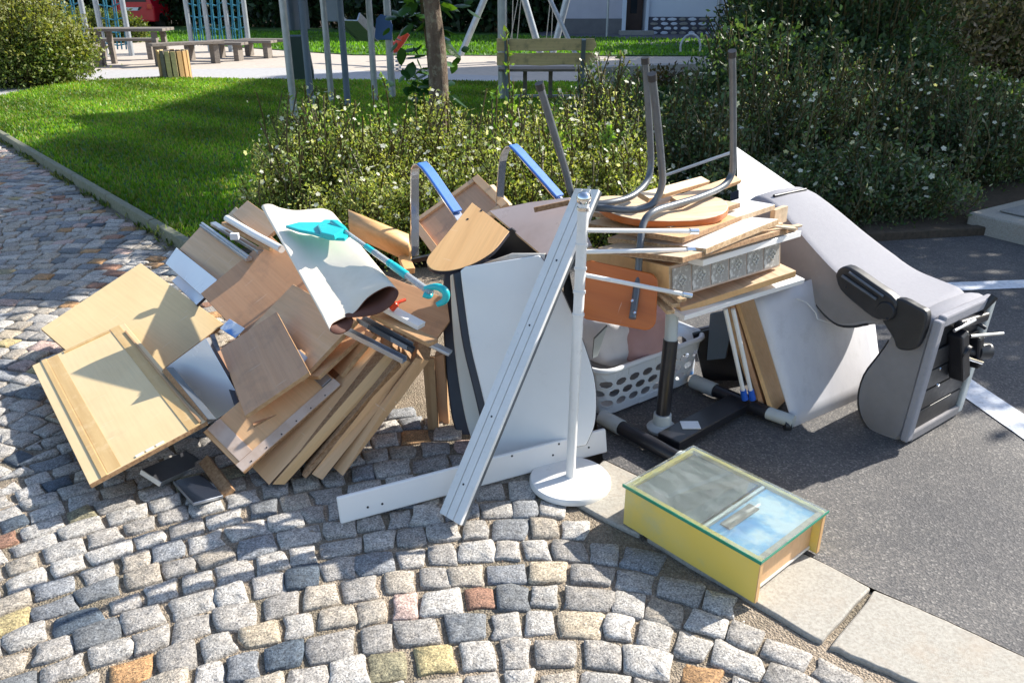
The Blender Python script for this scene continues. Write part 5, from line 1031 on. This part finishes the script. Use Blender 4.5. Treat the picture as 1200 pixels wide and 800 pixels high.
# unseen house at the right, footprint worked back from the shade wanted on the lawn
az = math.radians(SUN_AZ); hb = 18.; sh = hb/math.tan(math.radians(SUN_EL)); off = np.array([math.sin(az), math.cos(az)])*sh
S1, S2 = G(36, 172)[:2], G(292, 97)[:2]; S1 = S1+(S1-S2)*.5; S3 = S2+(S2-S1)*.12
F1, F2 = S1+off, S3+off
root = empty('shading_house', (*F1, 0), 'unseen tall house beyond the right edge, shaped to shade the lawn', 'house')
part('wall', LILAC, root, lambda mb: mb.prism([(*F1, 0), (*F2, 0), (F2[0]+13, F2[1]+6.8, 0), (F1[0]+13, F1[1]+6.8, 0)], (0, 0, hb)), 0)
hd2 = unit(np.append(F2-F1, 0.)); nr = np.array([-hd2[1], hd2[0], 0]); L_f = np.linalg.norm(F2-F1)
for fl_ in range(5):
    for k in range(3):
        c_ = np.array([*F1, 0])+hd2*L_f*(k+.5)/3+nr*.02+[0, 0, 1.6+3.4*fl_]; wn = part('window', GLASSD, root, lambda mb: mb.box(c_, (.04, .6, .8), np.stack([nr, hd2, [0, 0, 1]], 1)), 0)
# ================================================================== TREES AND PLANTS
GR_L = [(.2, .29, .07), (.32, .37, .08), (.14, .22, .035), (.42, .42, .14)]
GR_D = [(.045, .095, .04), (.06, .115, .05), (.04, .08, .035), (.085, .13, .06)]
def tree(base, h, r0, crown, n, label, cols, lf=.1, branches=8, name='tree'):
    rt = empty(name, base, label, 'tree'); base = np.array(base, float); tp_ = base+[.1, .1, h]
    mb = MB(); mb.tube(crv([base, base+[.03, 0, h*.3], base+[-.02, .03, h*.6], tp_], 5), np.linspace(r0, r0*.4, 16), 14); mb.build('trunk', BARK, rt, smooth=True)
    crown = np.array(crown, float)
    for k in range(branches):
        c_ = crown[k % len(crown)]; s = base+(tp_-base)*random.uniform(.55, .98); e = c_[:3]+RNG.normal(size=3)*c_[3]*.35; mb = MB(); mb.tube(crv([s, (s+e)/2+[0, 0, .15], e], 4), np.linspace(r0*.35, r0*.08, 9), 8); mb.build('branch', BARK, rt, smooth=True)
    cl = []; per = n//len(crown)
    for c_ in crown:
        q = unit(RNG.normal(size=(max(6, int(40*c_[3])), 3)))*(RNG.random((max(6, int(40*c_[3])), 1))**.45)*c_[3]*[1, 1, .75]+c_[:3]
        i = RNG.integers(0, len(q), per); cl.append(q[i]+RNG.normal(size=(per, 3))*c_[3]*.17)
    P = np.concatenate(cl); leaves('crown', P, lf*RNG.uniform(.6, 1.3, len(P)), tint(len(P), cols), rt)
    return rt
tb0 = D(512, 150, 7.5); tb0[2] = .05
tree(tb0, 3.0, .105, [(tb0[0]-.2, 8.9, 3.3, 1.1), (tb0[0]-1.0, 8.4, 2.9, .8), (tb0[0]+1.3, 7.2, 3.3, .6), (tb0[0]+.6, 9.3, 3.8, 1.1), (tb0[0]-1.2, 9.6, 3.6, 1.0), (tb0[0]-.6, 8.1, 2.1, .35), (.7, 7.9, 3.1, .7), (0, 7.7, 2.6, .5), (.3, 6.2, 2.7, .5), (-.4, 5.9, 2.5, .35), (-.3, 7.1, 2.6, .5), (.3, 8.6, 2.9, .7), (1.3, 7.8, 3.0, .5)], 19000, 'slender tree with flaking brown bark rising out of the sunlit bushes', [(.05, .11, .02), (.07, .14, .03)], .12)  # crown lobes out of view, placed to shade the lawn and path
tree((7.3, 6.6, .05), 3.2, .12, [(7.0, 6.7, 3.0, 1.3), (8.0, 7.6, 3.6, 1.4), (6.6, 8.4, 2.8, 1.0), (8.6, 6.2, 3.0, 1.2), (6.3, 7.5, 2.3, .7), (4.5, 7.6, 2.8, .8), (3.7, 8.1, 2.7, .55), (5.4, 7.2, 2.8, .8), (5.0, 6.4, 2.5, .6), (6.5, 5.6, 3.0, .7)], 15000, 'leafy tree just beyond the right edge, shading the parking bay', GR_D, .14)  # unseen tree, crown lobes placed to shade the bay and meadow
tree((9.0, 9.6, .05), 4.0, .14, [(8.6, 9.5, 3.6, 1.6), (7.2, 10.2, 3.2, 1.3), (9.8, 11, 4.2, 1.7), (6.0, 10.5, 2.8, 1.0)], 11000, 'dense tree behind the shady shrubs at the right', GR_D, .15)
# shrubs: sprays of leafy stems
def shrub(name, base, rx, ry, h, ns, per, lf, cols, label, cat, group=None, flowers=0, fs=.012, up=.5, spread=1., fcol=(.75, .74, .62), twig=True, tipc=None):
    base = np.array(base, float); rt = empty(name, base, label, cat, group)
    th = RNG.uniform(0, 2*math.pi, ns); rr_ = np.sqrt(RNG.random(ns)); ex_ = np.c_[np.cos(th)*rx*rr_, np.sin(th)*ry*rr_, np.sqrt(np.clip(1-.75*rr_**2, .05, 1))*h*RNG.uniform(.6, 1.16, ns)]
    s0 = ex_*np.array([.35, .35, 0]); K = 7; ts = np.linspace(0, 1, K)[None, :, None]
    bend = RNG.normal(size=(ns, 1, 3))*.07; path = base+s0[:, None]+(ex_-s0)[:, None]*np.concatenate([ts**1.25, ts**1.25, ts], 2)+bend*np.sin(ts*3.1)
    t_ = RNG.uniform(.22 if h > .3 else .1, 1.0, (ns, per)); f = t_*(K-1); i0 = np.minimum(f.astype(int), K-2); fr_ = (f-i0)[..., None]; ii = np.arange(ns)[:, None]
    P = path[ii, i0]*(1-fr_)+path[ii, i0+1]*fr_; dr_ = unit(path[ii, i0+1]-path[ii, i0])
    rad = (1.15-t_)[..., None]*.1*spread; P = P+RNG.normal(size=P.shape)*rad; P = P.reshape(-1, 3); dr_ = dr_.reshape(-1, 3)*up+unit(RNG.normal(size=P.shape))
    P[:, 2] = np.maximum(P[:, 2], base[2]+.01); C = tint(len(P), cols, .22); stc = np.repeat(RNG.uniform(.75, 1.25, ns), per)[:, None]; C = np.clip(C*stc, .004, .6)
    if tipc is not None: kk = (t_.reshape(-1) > .8)[:, None]; C = np.where(kk, C*.5+.5*np.array(tipc), C)
    leaves('foliage', P, lf*RNG.uniform(.6, 1.1, len(P))*np.repeat(RNG.choice([.7, .85, 1.0, 1.25], ns), per), C, rt, dirs=dr_, wid=.24)
    if twig:
        m_ = min(ns, 120); V = []; F_ = []; pp = path[:m_]; w_ = .0035+.002*h
        A = pp[:, :, None, :]+np.array([(-w_, 0, 0), (w_, 0, 0), (0, w_*1.6, 0)])[None, None]
        V = A.reshape(-1, 3); idx = np.arange(m_*K*3).reshape(m_, K, 3)
        F_ = np.concatenate([np.stack([idx[:, :-1, j], idx[:, :-1, (j+1) % 3], idx[:, 1:, (j+1) % 3], idx[:, 1:, j]], -1).reshape(-1, 4) for j in range(3)])
        tagp(colmesh('stems', V, F_, np.tile([(.12, .1, .04)], (len(V), 1)), LEAF, rt), kind='stuff')
    if flowers:
        i = RNG.integers(0, ns, flowers); P = path[i, -1]+RNG.normal(size=(flowers, 3))*[.05, .05, .03]; n_ = len(P); s = fs*RNG.uniform(.7, 1.3, n_)
        nr_ = unit(RNG.normal(size=(n_, 3))*.6+[0, -.35, .8]); u_ = unit(np.cross(nr_, RNG.normal(size=(n_, 3)))); v_ = np.cross(nr_, u_); V = []
        for k in range(5):
            a = 2*math.pi*k/5; d1_ = math.cos(a)*u_+math.sin(a)*v_; d2_ = -math.sin(a)*u_+math.cos(a)*v_
            V.append(np.stack([P, P+s[:, None]*(.65*d1_+.42*d2_+.15*nr_), P+s[:, None]*(1.05*d1_+.1*nr_), P+s[:, None]*(.65*d1_-.42*d2_+.15*nr_)], 1))
        V = np.stack(V, 1).reshape(-1, 3); tagp(colmesh('blossom', V, np.arange(len(V)).reshape(-1, 4), np.clip(np.tile([fcol], (len(V), 1))*RNG.uniform(.85, 1.1, (len(V), 1)), 0, .85), LEAF, rt), kind='stuff')
    return rt
# sunlit flowering bushes behind the pile
fb = [(350, 5.45, .46, .42, .66), (395, 5.6, .5, .45, .80), (445, 5.5, .45, .42, .66), (505, 5.9, .5, .45, .76), (560, 5.6, .5, .42, .72), (612, 6.0, .5, .45, .82), (655, 5.7, .5, .42, .82), (705, 5.9, .48, .42, .86), (420, 4.9, .45, .35, .55), (505, 5.0, .45, .35, .58), (590, 5.1, .45, .35, .6), (660, 5.1, .42, .35, .62), (372, 6.2, .4, .35, .76), (730, 5.2, .35, .3, .62)]
lbs = ['leftmost bush of the flowering row, lowest and beside the lawn', 'bush at the foot of the grey tower posts', 'flowering bush left of the tree trunk', 'flowering bush at the foot of the tree', 'flowering bush just right of the tree trunk', 'tallest flowering bush, in front of the bench', 'flowering bush under the right bench end', 'rightmost tall flowering bush behind the chair legs', 'low flowering bush behind the curved orange board', 'low flowering bush behind the left blue armrest', 'low flowering bush behind the right blue armrest', 'low flowering bush behind the leaning slat', 'bush at the lawn edge behind the leftmost one', 'small flowering bush between the chair legs']
for (u, y, rx, ry, h), lb in zip(fb, lbs):
    x = D(u, 200, y)[0]; shrub('flowering_bush', (x, y, .05), rx*random.uniform(.8, 1.05), ry, h*random.uniform(.85, 1.1), 150, 60, .027, GR_L, lb+', with small white blossoms', 'bush', 'sunlit flowering bushes behind the pile', 65, .016, tipc=(.42, .45, .14))
# upright bright weeds in the row
for u, y, h, lb in ((590, 5.6, 1.15, 'tall bright green weed spike left of the bench'), (655, 5.4, .95, 'bright green weed under the bench seat'), (716, 5.5, .98, 'bright green weed beside the chair legs'), (372, 5.5, .98, 'thin upright weed beside the tower posts'), (446, 5.8, 1.0, 'upright weed left of the large-leaved plant')):
    x = D(u, 200, y)[0]; shrub('weed_spike', (x, y, .05), .1, .1, h, 9, 60, .045, [(.16, .3, .04), (.22, .34, .07)], lb, 'weed', None, 0, up=1., spread=.4)
for u, y, lb in ((318, 5.5, 'beside the lawn edge'), (350, 5.2, 'above the curved orange board'), (398, 5.6, 'between the tower posts'), (428, 5.3, 'just left of the left blue armrest'), (470, 5.5, 'left of the slender trunk'), (548, 5.2, 'between the two blue armrests'), (566, 5.8, 'below the left bench end'), (628, 5.3, 'below the bench middle'), (676, 5.6, 'below the right bench end'), (738, 5.5, 'between the paired chair legs')):
    x = D(u, 200, y)[0]; shrub('thin_spray', (x, y, .05), .13, .13, random.uniform(.75, 1.0), 7, 46, .032, [(.2, .31, .07), (.27, .34, .1)], 'thin leafy spray standing above the sunlit bushes '+lb, 'weed', 'thin sprays above the sunlit bushes', 6, .012, up=1., spread=.5)
for u, y, lb in ((768, 6.2, 'right of the paired chair legs'), (800, 7.2, 'in line with the metal bar'), (836, 6.1, 'left of the right chair leg'), (880, 6.4, 'right of the right chair leg'), (905, 7.5, 'at the foot of the tallest shrub'), (932, 6.0, 'over the pointed white sheet'), (965, 6.8, 'over the grey seat top'), (1000, 6.1, 'over the middle of the grey seat'), (1035, 7.4, 'before the middle shrub'), (1062, 6.3, 'over the seat armrest'), (1098, 6.9, 'left of the step'), (1122, 6.5, 'right beside the step'), (1160, 7.0, 'behind the step')):
    x = D(u, 200, y)[0]; shrub('tall_herb', (x, y, .05), .16, .16, random.uniform(.8, 1.25), 8, 44, .045, [(.09, .16, .06), (.13, .19, .08), (.17, .16, .11)], 'tall thin herb in the shady meadow '+lb, 'herb', 'tall herbs among the shady meadow plants', 5, .016, up=1., spread=.6)
# large-leaved plant by the trunk
b0 = D(500, 150, 8.4); b0[2] = .05; rt = empty('broad_leaved_plant', b0, 'dark plant with large broad leaves climbing beside the tree trunk', 'plant'); BLF = m_leaf('broad_leaf', .3, .3)
n_ = 150; zz_ = RNG.uniform(.5, 1.7, n_); P = np.c_[b0[0]+RNG.normal(size=n_)*.16, b0[1]+RNG.normal(size=n_)*.15, zz_]
for k in range(n_):
    d = unit(np.array([RNG.normal(), RNG.normal()-.3, RNG.normal()*.5-.3])); s = unit(np.cross(d, [RNG.normal()*.3, RNG.normal()*.3, 1])); q = np.cross(d, s); L = random.uniform(.1, .2); p0 = P[k]; V = []
    for t_, w_ in ((0, .02), (.2, .28), (.5, .36), (.8, .2), (1, .0)): c0_ = p0+d*L*t_+[0, 0, -.25*L*t_*t_]; V += [c0_-s*L*w_+q*L*w_*.25, c0_, c0_+s*L*w_+q*L*w_*.25]
    F = [(3*i+j, 3*i+j+1, 3*i+4+j, 3*i+3+j) for i in range(4) for j in range(2)]; colmesh('leaf', V, F, np.tile(tint(1, [(.03, .09, .02), (.05, .13, .02), (.12, .26, .03)]), (15, 1)), BLF, rt, T(p0), smooth=True)
mb = MB(); mb.tube(crv([b0, b0+[.05, 0, .8], b0+[-.03, 0, 1.7]]), .015, 8); mb.build('stem', TWIG, rt, smooth=True)
# shady herbs and shrubs at the right
hb_ = [(770, 6.2, .5, .5, .6), (820, 6.0, .55, .45, .55), (885, 5.65, .5, .4, .45), (950, 5.68, .5, .35, .42), (1010, 5.75, .5, .33, .4), (1075, 5.85, .5, .33, .4), (1140, 6.9, .5, .45, .55), (1190, 7.1, .6, .5, .6),
       (800, 7.0, .6, .5, .6), (870, 6.9, .6, .5, .75), (940, 6.9, .6, .5, .75), (1010, 7.1, .6, .5, .8), (1080, 7.3, .6, .5, .75), (1150, 8.0, .7, .5, .5), (755, 7.6, .5, .5, .6), (1210, 8.3, .7, .5, .5), (700, 7.2, .5, .5, .7)]
pos = ['behind the stack of boards', 'behind the pointed white sheet', 'just behind the grey seat', 'over the middle of the grey seat', 'right of the grey seat top', 'left of the granite step', 'behind the granite step', 'above the granite step at the edge', 'farther back, beside the right chair leg', 'farther back, left of the middle', 'farther back, in the middle', 'farther back, right of the middle', 'farther back, towards the step', 'at the back right', 'behind the chair legs', 'far back right at the edge', 'under the right end of the bench']
for (u, y, rx, ry, h), lb in zip(hb_, pos):
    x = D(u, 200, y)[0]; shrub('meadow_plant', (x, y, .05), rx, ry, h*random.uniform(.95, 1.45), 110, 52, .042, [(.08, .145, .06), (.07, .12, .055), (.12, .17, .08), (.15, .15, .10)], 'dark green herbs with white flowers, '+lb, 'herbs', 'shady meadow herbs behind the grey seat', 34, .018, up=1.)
bigs = [(905, 9.3, .7, .7, 1.9), (915, 9.6, 1., .8, 2.3), (985, 9.4, 1., .8, 2.2), (1030, 9.8, .8, .8, 1.8), (775, 9.9, .6, .6, .6), (1120, 10.4, .7, .7, .55), (740, 9.0, .5, .5, .55), (880, 8.2, .8, .6, 1.2), (960, 8.3, .8, .6, 1.15), (1040, 8.5, .8, .6, 1.1), (815, 8.3, .5, .6, .5)]
pos = ['left of the tall dark ones, next to the house', 'tallest, left of the middle', 'in the middle of the back', 'right of the middle, before the reddish hedge', 'low and brownish behind the right chair leg', 'before the bluish path', 'small, right of the bench', 'in front, left', 'in front, middle', 'in front, right', 'low, behind the pair of chair legs']
for (u, y, rx, ry, h), lb in zip(bigs, pos):
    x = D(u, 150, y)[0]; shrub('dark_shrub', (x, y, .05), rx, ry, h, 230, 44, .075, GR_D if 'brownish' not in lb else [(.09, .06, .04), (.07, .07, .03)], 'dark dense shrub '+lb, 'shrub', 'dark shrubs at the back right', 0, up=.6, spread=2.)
# reddish-leaved hedge, path and lawn at the far right
for k, u in enumerate((1110, 1165, 1230)):
    x = D(u, 50, 14.5)[0]; shrub('reddish_hedge_shrub', (x, 14.5, .03), 1.1, .8, 1.75, 230, 48, .1, [(.30, .24, .17), (.22, .2, .11), (.12, .17, .06), (.36, .28, .2)], ['left', 'middle', 'right'][k]+' one of the pinkish tan shrubs at the far right edge', 'shrub', 'pinkish tan shrubs at the far right', 0, up=.4, spread=3.)
sheet('side_path', [(8.4, 12.6), (16, 11.8), (16, 13.6), (8.4, 14.0)], .07, pm('bluish_path', (.2, .2, .25), None, 8, .9, .2, world=True))
sheet('side_lawn', [(7.2, 10.6), (16, 9.6), (16, 11.7), (7.6, 12.4)], .065, TURF)
# big bush top left
for k, (u, y, rx, h) in enumerate(((20, 14.6, 1.15, 1.75), (62, 15.2, .85, 1.45), (-30, 14.6, 1.2, 1.9))):
    x = D(u, 80, y)[0]; shrub('rounded_bush', (x, y, .0), rx, .9, h, 300, 60, .075, [(.13, .19, .035), (.19, .22, .05), (.08, .13, .025)], ['big rounded bush beside the pale path at top left', 'right, lower lobe of the greenery at top left', 'bush at the very left edge behind the path'][k], 'bush', 'bushes at top left', 0, up=.3, spread=2.4, tipc=(.3, .28, .09))
# far backdrop of trees and hedges
BT = ['above the rounded bush', 'behind the slanted timber bench', 'just right of the red car', 'behind the four-post net climber', 'left of the tower posts', 'between the tower posts', 'behind the blue tower panel', 'right of the slender tree trunk', 'left of the swing ropes', 'beside the left corner of the house', 'beyond the very left edge', 'farthest out past the left edge', 'right of the rubble stone base', 'behind the tallest dark shrub', 'behind the middle of the dark shrubs', 'behind the pinkish tan shrubs', 'past the right edge of the view']
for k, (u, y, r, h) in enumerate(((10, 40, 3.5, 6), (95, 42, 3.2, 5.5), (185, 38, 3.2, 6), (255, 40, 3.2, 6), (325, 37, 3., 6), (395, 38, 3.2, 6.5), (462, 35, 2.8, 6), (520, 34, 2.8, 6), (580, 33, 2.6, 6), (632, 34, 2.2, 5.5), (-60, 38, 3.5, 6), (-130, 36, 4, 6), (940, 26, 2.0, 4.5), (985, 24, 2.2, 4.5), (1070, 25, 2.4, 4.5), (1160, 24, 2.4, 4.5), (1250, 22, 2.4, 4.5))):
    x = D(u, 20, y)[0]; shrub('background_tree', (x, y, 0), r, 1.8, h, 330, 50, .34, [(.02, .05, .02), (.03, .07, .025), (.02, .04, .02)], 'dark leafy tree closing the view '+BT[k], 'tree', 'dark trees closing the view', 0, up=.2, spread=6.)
for k, (u, y) in enumerate(((120, 27.5), (145, 27), (95, 28))):
    x = D(u, 30, y)[0]; shrub('low_hedge_bush', (x, y, 0), .8, .5, [.95, .8, 1.0][k], 120, 40, .12, [(.12, .16, .03), (.16, .18, .04), (.08, .12, .02)], ['olive bush in front of the red car', 'lower olive bush right under the red car', 'olive bush left of the red car'][k], 'bush', 'olive bushes in front of the red car', 0, spread=2.)
# small colourful toy on the sand
c_ = D(466, 68, 17.5); c_[2] = .0; rt = empty('spring_rider', c_, 'small orange and red spring rider toy beside the tree trunk', 'play toy')
mb = MB(); mb.tube(crv([c_+[-.2, 0, .45], c_+[0, 0, .5], c_+[.2, 0, .75]]), [.12]*8+[.09]*9, 12); mb.build('rider_body', RED, rt, smooth=True); mb = MB(); mb.tube([c_+[.05*math.cos(t_), .05*math.sin(t_), t_*.012] for t_ in np.linspace(0, 34, 80)], .012, 6); mb.build('spring', GALV, rt)
